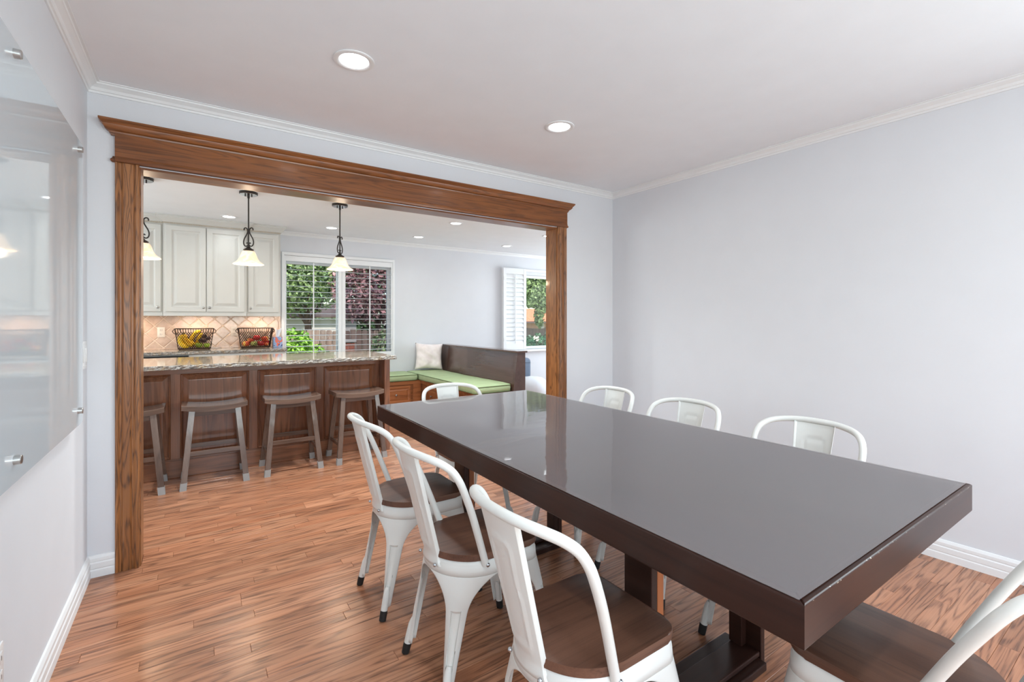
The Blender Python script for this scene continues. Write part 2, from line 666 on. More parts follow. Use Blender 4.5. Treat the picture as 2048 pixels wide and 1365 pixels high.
def protector_mat():
    # milky clear vinyl laid on the table top: a thin haze under a glossy skin
    m = bpy.data.materials.new('milky_clear_vinyl')
    m.use_nodes = True
    t = m.node_tree
    t.nodes.clear()
    N = lambda k: t.nodes.new('ShaderNode' + k)
    out, mx, hz, fr, tr, df, gl, tc, mp, nz, bu = N('OutputMaterial'), N('MixShader'), N('MixShader'), N('Fresnel'), N('BsdfTransparent'), N('BsdfDiffuse'), N('BsdfGlossy'), N('TexCoord'), N('Mapping'), N('TexNoise'), N('Bump')
    mp.inputs['Scale'].default_value = (1.5, 4, 1)
    nz.inputs['Scale'].default_value = 4
    nz.inputs['Detail'].default_value = 1
    bu.inputs['Strength'].default_value = .05
    bu.inputs['Distance'].default_value = .01
    hz.inputs[0].default_value = .23
    df.inputs[0].default_value = lin(204, 194, 196)
    fr.inputs[0].default_value = 1.5
    gl.inputs['Roughness'].default_value = .045
    t.links.new(tc.outputs['Object'], mp.inputs[0])
    t.links.new(mp.outputs[0], nz.inputs['Vector'])
    t.links.new(nz.outputs['Fac'], bu.inputs['Height'])
    t.links.new(bu.outputs[0], gl.inputs['Normal'])
    t.links.new(tr.outputs[0], hz.inputs[1])
    t.links.new(df.outputs[0], hz.inputs[2])
    t.links.new(fr.outputs[0], mx.inputs[0])
    t.links.new(hz.outputs[0], mx.inputs[1])
    t.links.new(gl.outputs[0], mx.inputs[2])
    t.links.new(mx.outputs[0], out.inputs[0])
    return m


M['vinyl'] = protector_mat()


def board_mat():
    q = NT('frosted_white_glass')
    q.p(Base_Color=lin(206, 214, 220), Roughness=.04, IOR=1.5)
    return q.m


M['board'] = board_mat()


def emit(name, col, strength):
    m = bpy.data.materials.new(name)
    m.use_nodes = True
    t = m.node_tree
    t.nodes.clear()
    o = t.nodes.new('ShaderNodeOutputMaterial')
    e = t.nodes.new('ShaderNodeEmission')
    e.inputs[0].default_value = col
    e.inputs[1].default_value = strength
    t.links.new(e.outputs[0], o.inputs[0])
    return m


M['lens'] = emit('downlight_lens', (.93, .96, 1, 1), 9)
M['bulb'] = emit('warm_bulb', (1, .82, .6, 1), 9)


def shade_mat():
    q = NT('alabaster_glass')
    c = q.coords((1, 1, 1), rnd=True)
    f = q.noise(c, 16, 3, .6, 1)
    col = q.ramp(f, [(.35, lin(248, 214, 176)), (.65, lin(255, 236, 212))])
    q.color(col)
    q.l(col, q.b.inputs['Emission Color'])
    q.p(Roughness=.25, Emission_Strength=.42, Transmission_Weight=0.0)
    return q.m


M['shade'] = shade_mat()


def leaf_mat(name, dark, light, tr=.25):
    q = NT(name)
    gi = q.n('NewGeometry')
    c = q.noise(q.coords((1, 1, 1), 'Object'), 2.2, 3, .6)
    r = q.math('ADD', q.math('MULTIPLY', gi.outputs['Random Per Island'], .6), q.math('MULTIPLY', c, .4))
    q.color(q.ramp(r, [(.15, lin(*dark)), (.8, lin(*light))]))
    q.p(Roughness=.5)
    return q.m


M['leaf_green'] = leaf_mat('green_leaves', (44, 70, 34), (150, 172, 108))
M['leaf_dark'] = leaf_mat('deep_green_leaves', (40, 66, 38), (120, 154, 92))
M['leaf_lime'] = leaf_mat('bright_green_leaves', (62, 104, 20), (150, 200, 60))
M['leaf_plum'] = leaf_mat('plum_leaves', (96, 64, 70), (214, 160, 150))
M['leaf_hedge'] = leaf_mat('hedge_leaves', (14, 56, 40), (72, 128, 76))
M['lawn'] = plain('lawn', (104, 128, 66), .9, var=.25, scale=3)

# ------------------------------------------------------------------ room shell
CZ = 2.425          # ceiling
YB = 3.05           # wall with the wide cased opening, dining side
YK = 3.18           # same wall, kitchen side
XL = -.435          # dining left wall
YF = -1.9           # dining wall behind the camera
WK = 6.75           # far kitchen wall
KL, KR = -3.1, 7.15
OX0, OX1, OZ = -.24, 2.535, 2.045


def XR(y):          # right dining wall, a touch out of square
    return 3.195 + .028 * (3.05 - y)


def hole_wall(name, x0, x1, y0, y1, z0, z1, holes, m):
    """wall slab with rectangular holes (hx0,hx1,hz0,hz1), built as strips that meet"""
    xs = sorted({x0, x1, *[h[0] for h in holes], *[h[1] for h in holes]})
    zs = sorted({z0, z1, *[h[2] for h in holes], *[h[3] for h in holes]})
    bm = bmesh.new()
    V = {}

    def vert(x, y, z):
        k = (round(x, 5), round(y, 5), round(z, 5))
        if k not in V:
            V[k] = bm.verts.new(k)
        return V[k]

    def solid(i, j):
        if i < 0 or j < 0 or i >= len(xs) - 1 or j >= len(zs) - 1:
            return False
        cx, cz = (xs[i] + xs[i + 1]) / 2, (zs[j] + zs[j + 1]) / 2
        return not any(h[0] < cx < h[1] and h[2] < cz < h[3] for h in holes)
    for i in range(len(xs) - 1):
        for j in range(len(zs) - 1):
            if not solid(i, j):
                continue
            a, b, c, d = xs[i], xs[i + 1], zs[j], zs[j + 1]
            bm.faces.new([vert(a, y0, c), vert(b, y0, c), vert(b, y0, d), vert(a, y0, d)])
            bm.faces.new([vert(a, y1, c), vert(a, y1, d), vert(b, y1, d), vert(b, y1, c)])
            if not solid(i - 1, j):
                bm.faces.new([vert(a, y0, c), vert(a, y0, d), vert(a, y1, d), vert(a, y1, c)])
            if not solid(i + 1, j):
                bm.faces.new([vert(b, y0, c), vert(b, y1, c), vert(b, y1, d), vert(b, y0, d)])
            if not solid(i, j - 1):
                bm.faces.new([vert(a, y0, c), vert(a, y1, c), vert(b, y1, c), vert(b, y0, c)])
            if not solid(i, j + 1):
                bm.faces.new([vert(a, y0, d), vert(b, y0, d), vert(b, y1, d), vert(a, y1, d)])
    q = MB()
    q.bm.free()
    q.bm = bm
    return struct(obj(name, q, m, smooth=False))


W1 = (.965, 2.425, .745, 2.06)     # kitchen window opening
W2 = (4.395, 6.2, .745, 2.07)       # living window opening
hole_wall('wall_middle', XL - .15, 3.45, YB, YK, 0, CZ, [(OX0, OX1, 0, OZ)], M['wall'])
hole_wall('wall_back', KL - .15, KR + .15, WK, WK + .16, 0, CZ, [W1, W2], M['wall'])
struct(obj('wall_left', MB().box(XL - .15, XL, YF - .15, YB, 0, CZ), M['wall'], smooth=False))
q = MB()
for ya, yb_, za, zb in ((YF - .15, -1.75, 0, CZ), (-1.75, -.35, 0, .7), (-1.75, -.35, 2.2, CZ), (-.35, YB, 0, CZ)):  # leaves an unseen opening added for the side fill light
    q.prism([(XR(yb_), yb_), (XR(ya), ya), (XR(ya) + .2, ya), (XR(yb_) + .2, yb_)], za, zb)
struct(obj('wall_right', q, M['wall'], smooth=False))
hole_wall('wall_front', XL, XR(YF) - .001, YF - .15, YF, 0, CZ, [(.1, 2.7, .7, 2.2)], M['wall'])  # unseen opening added for the fill light behind the camera
q = MB().box(KL - .15, KL, YK, 4.0, 0, CZ).box(KL - .15, KL, 6.0, WK, 0, CZ).box(KL - .15, KL, 4.0, 6.0, 0, .9).box(KL - .15, KL, 4.0, 6.0, 2.2, CZ)
struct(obj('wall_kitchen_left', q, M['wall'], smooth=False))
q = MB().box(KR, KR + .15, YK, 3.7, 0, CZ).box(KR, KR + .15, 6.1, WK, 0, CZ).box(KR, KR + .15, 3.7, 6.1, 2.3, CZ)
struct(obj('wall_kitchen_right', q, M['wall'], smooth=False))
struct(obj('wall_kitchen_near_left', MB().box(KL - .15, XL - .15, YB, YK, 0, CZ), M['wall'], smooth=False))
struct(obj('wall_kitchen_near_right', MB().box(3.45, KR + .15, YB, YK, 0, CZ), M['wall'], smooth=False))
struct(obj('ceiling', MB().box(KL - .15, KR + .15, YF - .15, WK + .16, CZ, CZ + .1), M['ceiling'], smooth=False))

# crown mouldings
CROWN = [(0, CZ), (0, CZ - .048), (.006, CZ - .048), (.008, CZ - .038), (.014, CZ - .036), (.02, CZ - .024), (.034, CZ - .013), (.040, CZ - .011), (.042, CZ - .004), (.052, CZ - .004), (.052, CZ)]
CROWN0 = [(a, b) for a, b in CROWN]


def run(name, prof, pts, m):
    """moulding swept along straight wall pieces: pts = [(x,y,ox,oy)]"""
    q = MB()
    q.sweep(prof, [((x, y, 0), (ox, oy, 0)) for x, y, ox, oy in pts])
    return struct(obj(name, q, m, angle=25))


run('trim_crown_middle', CROWN, [(XL, YB, 1, -1), (XR(YB), YB, -1, -1)], M['trim'])
run('trim_crown_left', CROWN, [(XL, YF, 1, 1), (XL, YB, 1, -1)], M['trim'])
run('trim_crown_right', CROWN, [(XR(YF), YF, -1, 1), (XR(YB), YB, -1, -1)], M['trim'])
run('trim_crown_kitchen', CROWN, [(.9, WK, 1, -1), (KR, WK, -1, -1)], M['trim'])
BASE = [(0, 0), (.015, 0), (.015, .034), (.012, .040), (.014, .044), (.014, .068), (.010, .074), (.012, .078), (.012, .092), (.006, .104), (0, .106)]
run('baseboard_left', BASE, [(XL, YF, 1, 1), (XL, YB, 1, -1)], M['trim'])
run('baseboard_middle_left', BASE, [(XL, YB, 1, -1), (-.33, YB, 0, -1)], M['trim'])
run('baseboard_middle_right', BASE, [(2.626, YB, 0, -1), (XR(YB), YB, -1, -1)], M['trim'])
run('baseboard_right', BASE, [(XR(YF), YF, -1, 1), (XR(YB), YB, -1, -1)], M['trim'])
run('baseboard_back', BASE, [(3.4, WK, 0, -1), (KR, WK, -1, -1)], M['trim'])

# cased opening: one structure with its boards as parts
cas = struct(obj('door_1', MB().box(OX0 + .0005, OX0 + .012, YB - .0, YK, 0, OZ - .012).box(OX1 - .012, OX1 - .0005, YB, YK, 0, OZ - .012), M['oak_v'], smooth=False))
obj('head_jamb', MB().box(OX0 + .001, OX1 - .001, YB, YK, OZ - .012, OZ - .0005), M['oak_h'], cas, smooth=False)


def casing(x0, x1, y0, dirn, parent):
    """fluted vertical casing board"""
    w = x1 - x0
    pr = [(0, 0), (0, .017), (.04, .021), (.10, .021), (.14, .017), (.2, .013), (.26, .013), (.3, .016), (.36, .018), (.6, .018), (.64, .016), (.69, .013), (.75, .013), (.8, .017), (.86, .021), (.95, .021), (1, .016), (1, 0)]
    q = MB()
    q.loft([[(x0 + a * w, y0 + dirn * b, z) for a, b in pr] for z in (0.0, OZ + .004)])
    return obj('casing', q, M['oak_v'], parent, angle=30)


casing(-.329, OX0 + .006, YB, -1, cas)
casing(OX1 - .006, 2.625, YB, -1, cas)
casing(-.329, OX0 + .006, YK, 1, cas)
casing(OX1 - .006, 2.625, YK, 1, cas)
obj('header_board', MB().box(-.329, 2.625, YB - .024, YB, OZ + .03, 2.19), M['oak_h'], cas, smooth=False)
hd = [(0, OZ + .004), (.030, OZ + .004), (.036, OZ + .010), (.036, OZ + .018), (.030, OZ + .024), (.027, OZ + .034), (0, OZ + .034)]


def capped(prof, x0, x1, parent, name):
    """moulding along a header with mitred returns to the wall"""
    q = MB()
    q.sweep(prof, [((x0, YB, 0), (-1, 0, 0)), ((x0, YB, 0), (-1, -1, 0)), ((x1, YB, 0), (1, -1, 0)), ((x1, YB, 0), (1, 0, 0))])
    return obj(name, q, M['oak_h'], parent, angle=25)


capped([(0, a[1]) if a[0] == 0 else (a[0] - .018, a[1]) for a in hd], -.329, 2.625, cas, 'header_bead')
q = MB()
q.box(-.329, 2.625, YB - .03, YB, OZ + .004, OZ + .032, .004)
obj('header_fillet', q, M['oak_h'], cas, angle=25)
cr = [(0, 2.182), (.028, 2.182), (.030, 2.190), (.034, 2.192), (.036, 2.200), (.046, 2.204), (.056, 2.216), (.060, 2.228), (.066, 2.232), (.072, 2.240), (.076, 2.242), (.076, 2.252), (0, 2.252)]
capped([(max(0, a - .010) * .9, b) for a, b in cr], -.329, 2.625, cas, 'header_crown')

# ------------------------------------------------------------------ floor of single boards
fl = struct(obj('floor', MB().box(KL - .15, KR + .15, YF - .15, WK + .16, -.12, -.012), M['underfloor'], smooth=False))
RW = .0585
planks = []
rr = random.Random(3)
y = YF
row = 0
while y < WK:
    xa, xb = (XL, XR(y)) if y < YB else (KL, KR)
    if YB <= y < YK:
        xa, xb = (OX0 + .012, OX1 - .012)
    x = xa - rr.uniform(0, .9)
    while x < xb:
        L = rr.choice([.35, .5, .6, .75, .9, 1.05, 1.2])
        a, b = max(x, xa), min(x + L, xb)
        if b - a > .01:
            planks.append((a, b, y, min(y + RW, WK)))
        x += L
    y += RW
    row += 1


def proj(x, y, z):
    d = math.sin(YAW) * x + math.cos(YAW) * y
    l = math.cos(YAW) * x - math.sin(YAW) * y
    if d < .05:
        return None
    return 1024 + F_PX * l / d, V0 - F_PX * (z - CAM_H) / d, d


def size_in_view(p):
    a, b, y0, y1 = p
    q = proj((a + b) / 2, (y0 + y1) / 2, 0)
    if q is None or not (-150 < q[0] < 2200 and q[1] < 1480):
        return 0
    return (b - a) * RW / q[2] ** 3


planks.sort(key=size_in_view, reverse=True)
pm = {}
G = .0006


def plank_mesh(L, w):
    k = (round(L, 3), round(w, 3))
    if k not in pm:
        q = MB()
        h = L / 2 - G / 2
        v = w / 2 - G / 2
        c = .0012
        q.loft([[(-h, -v, -.011), (h, -v, -.011), (h, v, -.011), (-h, v, -.011)], [(-h, -v, -c), (h, -v, -c), (h, v, -c), (-h, v, -c)], [(-h + c, -v + c, 0), (h - c, -v + c, 0), (h - c, v - c, 0), (-h + c, v - c, 0)]])
        me = bpy.data.meshes.new('plank')
        bmesh.ops.recalc_face_normals(q.bm, faces=q.bm.faces[:])
        q.bm.to_mesh(me)
        q.bm.free()
        me.materials.append(M['floor'])
        pm[k] = me
    return pm[k]


for a, b, y0, y1 in planks[:300]:
    o = bpy.data.objects.new('plank', plank_mesh(b - a, y1 - y0))
    COL.objects.link(o)
    o.parent = fl
    o.location = ((a + b) / 2, (y0 + y1) / 2, rr.uniform(-.0003, .0003))
vs, fs, rnds = [], [], []
c = .0012
for a, b, y0, y1 in planks[300:]:
    a, b, y0, y1 = a + G / 2, b - G / 2, y0 + G / 2, y1 - G / 2
    n = len(vs)
    vs += [(a, y0, -.011), (b, y0, -.011), (b, y1, -.011), (a, y1, -.011), (a, y0, -c), (b, y0, -c), (b, y1, -c), (a, y1, -c), (a + c, y0 + c, 0), (b - c, y0 + c, 0), (b - c, y1 - c, 0), (a + c, y1 - c, 0)]
    fs += [(n + 8, n + 9, n + 10, n + 11)]
    for k in range(4):
        j = (k + 1) % 4
        fs += [(n + k, n + j, n + 4 + j, n + 4 + k), (n + 4 + k, n + 4 + j, n + 8 + j, n + 8 + k)]
    rnds += [rr.random()] * 9
me = bpy.data.meshes.new('planks')
me.from_pydata(vs, [], fs)
at = me.attributes.new('rnd', 'FLOAT', 'FACE')
at.data.foreach_set('value', rnds)
me.materials.append(M['floor'])
o = bpy.data.objects.new('floorboards', me)
COL.objects.link(o)
o.parent = fl
o['kind'] = 'stuff'

# ------------------------------------------------------------------ white metal chairs with wooden seats


def seat_outline(n_arc=22, inset=0.0, front=.186, half=.170, rear=.186):
    """counter-clockwise from the rear centre; x forward, y left"""
    half, front, rear = half - inset, front - inset, rear - inset
    pts = []
    cx = -.02
    for k in range(n_arc + 1):                       # right rear quarter to side
        t = PI + PI / 2 * k / n_arc
        pts.append((cx + (rear + cx) * math.cos(t), half * math.sin(t)))
    r = .055
    for k in range(9):
        t = -PI / 2 + PI / 2 * k / 8
        pts.append((front - r + r * math.cos(t), -half + .012 * 0 + r + r * math.sin(t)))
    for k in range(9):
        t = PI / 2 * k / 8
        pts.append((front - r + r * math.cos(t), half - r + r * math.sin(t)))
    for k in range(n_arc):
        t = PI / 2 + PI / 2 * k / n_arc
        pts.append((cx + (rear + cx) * math.cos(t), half * math.sin(t)))
    return pts


class Loop:
    """closed outline by arc length"""

    def __init__(self, pts):
        self.p = [Vector((a, b)) for a, b in pts]
        self.s = [0.0]
        for i in range(len(self.p)):
            self.s.append(self.s[-1] + (self.p[(i + 1) % len(self.p)] - self.p[i]).length)
        self.L = self.s[-1]

    def at(self, s):
        s %= self.L
        import bisect
        i = min(bisect.bisect_right(self.s, s) - 1, len(self.p) - 1)
        a, b = self.p[i], self.p[(i + 1) % len(self.p)]
        d = self.s[i + 1] - self.s[i]
        return a + (b - a) * ((s - self.s[i]) / d if d > 0 else 0)

    def nearest(self, q):
        q = Vector(q)
        return min((k * self.L / 2000 for k in range(2000)), key=lambda s: (self.at(s) - q).length)


LEGS = [(-.125, -.125, -.205, -.165), (.165, -.150, .238, -.200), (.165, .150, .238, .200), (-.125, .125, -.205, .165)]


def make_chair():
    t = thing('dining_chair', '', 'chair')
    out = seat_outline()
    obj('seat', MB().prism(out, .446, .469, .005, 2), M['seat_wood'], t, angle=35)
    # pressed steel skirt under the seat
    lp = Loop(seat_outline(inset=.003))
    N = 96
    Z0, Z1, ZB = .448, .432, .392
    q = MB()
    rings = []
    for z, gr in ((Z0, 0), (Z1, 0.0), (.426, .003), (.412, .004), (ZB, .006)):
        ring = []
        for k in range(N):
            p = lp.at(k * lp.L / N)
            ring.append((p.x + gr * p.normalized().x, p.y + gr * p.normalized().y, z))
        rings.append(ring)
    q.loft(rings, cap=False)
    o = obj('seat_frame', q, M['chair_white'], t, angle=50)
    sol = o.modifiers.new('thick', 'SOLIDIFY')
    sol.thickness = .002
    # four legs of folded sheet, arching into one another
    cs = [lp.nearest((a, b)) for a, b, _, _ in LEGS]
    order = sorted(range(4), key=lambda i: cs[i])
    for oi, i in enumerate(order):
        s0 = cs[i]
        prv = cs[order[oi - 1]]
        nxt = cs[order[(oi + 1) % 4]]
        wl = ((s0 - prv) % lp.L) / 2
        wr = ((nxt - s0) % lp.L) / 2
        p0 = lp.at(s0)
        f = Vector(LEGS[i][2:])
        T, U = 34, 30
        q = MB()
        rings = []
        for a in range(T + 1):
            tt = (a / T) ** 1.5
            z = ZB + .002 - (ZB - .045) * tt
            # arch: quarter-round opening then a slow taper
            e = max(0.0, 1 - (1 - min(1, tt / .34)) ** 2) ** .5 if tt < .34 else 1.0
            base = .046 - .026 * tt
            ring = []
            for b in range(U + 1):
                u = -1 + 2 * b / U
                wside = wl if u < 0 else wr
                w = base + (wside - base) * (1 - e)
                p = lp.at(s0 + u * w)
                g = .006 * (p.normalized() if p.length else p)
                off = (f - p0 - .006 * p0.normalized()) * tt
                k = Vector((p.x, p.y)) + g
                # the strip curls into a channel on the way down
                ctr = p0 + .006 * p0.normalized()
                k = ctr + (k - ctr) * (1 - .15 * tt) + off
                inn = -p0.normalized() * (.030 * tt * (abs(u) ** 2))
                k += inn
                if .30 < tt < .80 and abs(u) * w < .017 * (1 - .3 * tt):
                    k += -p0.normalized() * .009
                ring.append((k.x, k.y, z))
            rings.append(ring)
        q.loft(rings, closed=False, cap=False)
        o = obj('leg', q, M['chair_white'], t, angle=38)
        sol = o.modifiers.new('thick', 'SOLIDIFY')
        sol.thickness = .0022
        # rolled tube end and rubber foot
        ctr = p0 + .006 * p0.normalized()

        def ax(tt):
            z = ZB + .002 - (ZB - .045) * tt
            k = ctr + (f - ctr) * tt - p0.normalized() * .009
            return (k.x, k.y, z)
        e = MB().tube([ax(.76), ax(.82), ax(.9), ax(1.03)], [.008, .0135, .0140, .0140], 12)
        obj('leg_end', e, M['chair_white'], o)
        e = MB().tube([ax(1.02), ax(1.045), ax(1.13)], [.0148, .0152, .0142], 12)
        fo = obj('foot_cap', e, M['rubber'], o)
    # hoop back
    half = [(-.052, .166, .432), (-.068, .172, .48), (-.096, .184, .56), (-.126, .196, .64), (-.158, .205, .715), (-.176, .205, .752), (-.196, .197, .782), (-.222, .178, .803), (-.247, .148, .815), (-.267, .108, .822), (-.280, .06, .826), (-.284, 0, .827)]
    pts = half + [(a, -b, c) for a, b, c in half[-2::-1]]
    # smooth the polyline
    P = [Vector(p) for p in pts]
    fine = []
    for i in range(len(P) - 1):
        a, b, c, d = P[max(i - 1, 0)], P[i], P[i + 1], P[min(i + 2, len(P) - 1)]
        for k in range(4):
            u = k / 4
            fine.append(.5 * ((2 * b) + (c - a) * u + (2 * a - 5 * b + 4 * c - d) * u * u + (3 * b - a - 3 * c + d) * u ** 3))
    fine.append(P[-1])
    obj('back_hoop', MB().tube(fine, .0125, 12), M['chair_white'], t, angle=60)
    # pressed back panel, wider at the top
    q = MB()
    R, C = 44, 26
    rings = []
    for a in range(R + 1):
        v = a / R
        z = .415 + v * (.818 - .415)
        x = -.194 - (.283 - .192) * max(0, (z - .45)) / (.826 - .45) if z > .45 else -.193
        w = .060 + .020 * v
        if v < .10:
            w = .060 + .012 * (1 - v / .10) ** 2 * 1.0
        ring = []
        for b in range(C + 1):
            u = -1 + 2 * b / C
            bow = .016 * (1 - .35 * v) * u * u
            dx = 0
            # stamped tall rounded outline
            du, dv = abs(u) * w, abs(v - .5) * .403
            r1 = max(du - .030, 0) ** 2 + max(dv - .125, 0) ** 2
            rr_ = r1 ** .5
            if abs(rr_ - .008) < .0052:
                dx = -.0026
            lip = .010 if abs(u) > .96 else 0.0
            ring.append((x + bow + dx + lip, u * w, z))
        rings.append(ring)
    q.loft(rings, closed=False, cap=False)
    o = obj('back_panel', q, M['chair_white'], t, angle=35)
    sol = o.modifiers.new('thick', 'SOLIDIFY')
    sol.thickness = .002
    for px_, py_, pz_ in ((-.187, .062, .425), (-.187, -.062, .425)):
        obj('rivet', MB().sphere((px_ - .004, py_, pz_), .0065, 10, 6), M['rivet'], t)
    for sy in (1, -1):
        obj('rivet', MB().sphere((-.05, sy * .179, .434), .0075, 10, 6, (1, .7, 1)), M['rivet'], t)
    return t


chair = make_chair()
GRP = 'white metal chairs around the dining table'
spots = [
    (.852, .920, 0, 'white metal chair in the near left corner of the table, largest whole wooden seat'),
    (.868, 1.527, 0, 'white metal chair in the middle of the table\'s near long side'),
    (.858, 2.085, 0, 'white metal chair on the near long side, closest to the bar stools'),
    (1.380, .400, PI / 2, 'white metal chair at the table\'s near short end, cut by the picture\'s bottom edge'),
    (1.925, .925, PI, 'white metal chair by the plain wall, closest to the camera of three'),
    (1.925, 1.520, PI, 'white metal chair by the plain wall, middle one of three'),
    (1.925, 2.068, PI, 'white metal chair by the plain wall, nearest to the oak opening'),
    (1.392, 2.555, -PI / 2, 'white metal chair at the far table end, in front of the green bench'),
]
for i, (x, y, r, lab) in enumerate(spots):
    if i == 0:
        chair.location = (x, y, 0)
        chair.rotation_euler = (0, 0, r)
        chair['label'] = lab
    else:
        dc = dup(chair, (x, y, 0), r, lab)
        if i == 3:
            # this chair's back is bent a little further back than the others
            for ch in dc.children:
                if ch.name.startswith(('back_hoop', 'back_panel')):
                    ch.data = ch.data.copy()
                    for v in ch.data.vertices:
                        dz = max(0.0, v.co.z - .44)
                        v.co.x -= .10 * dz
                        v.co.z -= .03 * dz

# ------------------------------------------------------------------ dining table
TX0, TX1, TY0, TY1, TZ = .868, 1.922, .382, 2.655, .770
tb = thing('dining_table', 'long espresso brown dining table with thick top and twin trestle legs', 'table', (1.395, 1.52, 0))
obj('tabletop', MB().box(TX0 + .025, TX1 - .025, TY0 + .025, TY1 - .025, TZ - .06, TZ), M['table'], tb, smooth=False)
TH = .082
for pts, mm in (([(TX0, TY0), (TX0, TY1), (TX0 + .03, TY1 - .03), (TX0 + .03, TY0 + .03)], 'table'),
                ([(TX1, TY0), (TX1 - .03, TY0 + .03), (TX1 - .03, TY1 - .03), (TX1, TY1)], 'table'),
                ([(TX0, TY0), (TX0 + .03, TY0 + .03), (TX1 - .03, TY0 + .03), (TX1, TY0)], 'table_worn'),
                ([(TX0, TY1), (TX1, TY1), (TX1 - .03, TY1 - .03), (TX0 + .03, TY1 - .03)], 'table_x')):
    obj('apron', MB().prism(pts, TZ - TH, TZ, .0045, 3), M[mm], tb, angle=30)
for y0, s in ((.895, 1), (2.142, -1)):
    def yy(a, b):
        return (min(y0 + s * a, y0 + s * b), max(y0 + s * a, y0 + s * b))
    for x0, x1 in ((1.098, 1.125), (1.700, 1.727)):
        a, b = yy(0, .105)
        obj('post', MB().box(x0, x1, a, b, .0, TZ - .06, .003), M['table'], tb, angle=30)
    a, b = yy(.004, .1)
    o = obj('inner_post', MB().box(1.130, 1.158, a, b, .055, TZ - .06, .002), M['table_raw'], tb, angle=30)
    a, b = yy(.055, .104)
    obj('inner_post', MB().box(1.668, 1.6995, a, b, .055, TZ - .06, .002), M['table'], tb, angle=30)
    a, b = yy(.004, .1)
    obj('foot_board', MB().box(1.1255, 1.6995, a, b, .036, .0545, .003), M['table_x'], tb, angle=30)
    a, b = yy(-.022, .012)
    obj('foot_rail', MB().box(1.105, 1.70, a, b, 0, .030, .004), M['table_x'], tb, angle=30)
    a, b = yy(.107, .155)
    obj('foot_rail', MB().box(1.105, 1.727, a, b, 0, .034, .004), M['table_x'], tb, angle=30)
    obj('cross_bearer', MB().box(1.10, 1.727, y0 + s * .05 - .04, y0 + s * .05 + .04, TZ - .10, TZ - .06, .003), M['table_x'], tb, angle=30)

# milky vinyl sheet protecting the top: slightly wavy, a hair smaller than the top
nx, ny = 36, 70
bm = bmesh.new()
gx0, gx1, gy0, gy1 = TX0 + .002, TX1 - .004, TY0 + .010, TY1 - .003
grid = []
for j in range(ny + 1):
    rw = []
    for i in range(nx + 1):
        x = gx0 + (gx1 - gx0) * i / nx
        y = gy0 + (gy1 - gy0) * j / ny
        z = TZ + .0022 + .0005 * math.sin(x * 9 + 2 * math.sin(y * 3)) + .0006 * math.sin(y * 7.3 + 1.5 * math.sin(x * 6))
        rw.append(bm.verts.new((x, y, z)))
    grid.append(rw)
for j in range(ny):
    for i in range(nx):
        bm.faces.new((grid[j][i], grid[j][i + 1], grid[j + 1][i + 1], grid[j + 1][i]))
q = MB()
q.bm.free()
q.bm = bm
o = obj('table_protector', q, M['vinyl'], at=((TX0 + TX1) / 2, (TY0 + TY1) / 2, TZ))
tag(o, 'milky clear vinyl sheet laid over the whole dining table top', 'table cover')

# ------------------------------------------------------------------ frosted glass board on the left wall
gb = thing('glass_board', 'large frosted white glass board on steel standoffs, left wall', 'board', (XL, 2.2, 1.4))
BX = XL + .030
obj('glass_sheet', MB().box(BX, BX + .006, .70, 2.70, .823, 2.013, .001), M['board'], gb, angle=30)
for yy_, zz_ in ((1.775, 1.972), (1.775, .887), (2.60, 1.966), (2.60, .886)):
    q = MB()
    q.tube([(XL + .001, yy_, zz_), (BX, yy_, zz_)], .0105, 16)
    q.tube([(BX + .006, yy_, zz_), (BX + .020, yy_, zz_), (BX + .0215, yy_, zz_)], [.0125, .0125, .011], 16)
    obj('standoff', q, M['steel'], gb, angle=40)

# light switch and outlet, both on the left wall
sw = thing('light_switch', 'white double light switch on the left wall beside the glass board', 'switch', (XL, 2.95, 1.10))
obj('plate', MB().box(XL, XL + .006, 2.893, 3.010, 1.030, 1.162, .003), M['white_plastic'], sw)
for a in (2.924, 2.978):
    obj('rocker', MB().box(XL + .006, XL + .010, a - .017, a + .017, 1.062, 1.130, .002), M['white_plastic'], sw)
    for zz in (1.044, 1.148):
        obj('screw', MB().tube([(XL + .005, a, zz), (XL + .0072, a, zz)], .003, 8), M['white_plastic'], sw)
ol = thing('wall_outlet', 'white wall outlet low on the left wall, at the picture\'s edge', 'outlet', (XL, 1.79, .34))
obj('plate', MB().box(XL, XL + .006, 1.752, 1.825, .275, .392, .003), M['white_plastic'], ol)
for zz in (.308, .358):
    e = obj('socket', MB().box(XL + .006, XL + .0085, 1.771, 1.806, zz - .016, zz + .016, .002), M['white_plastic'], ol)
    obj('slot', MB().box(XL + .0085, XL + .0088, 1.779, 1.782, zz - .006, zz + .006).box(XL + .0085, XL + .0088, 1.794, 1.797, zz - .006, zz + .006), M['slot'], e, smooth=False)

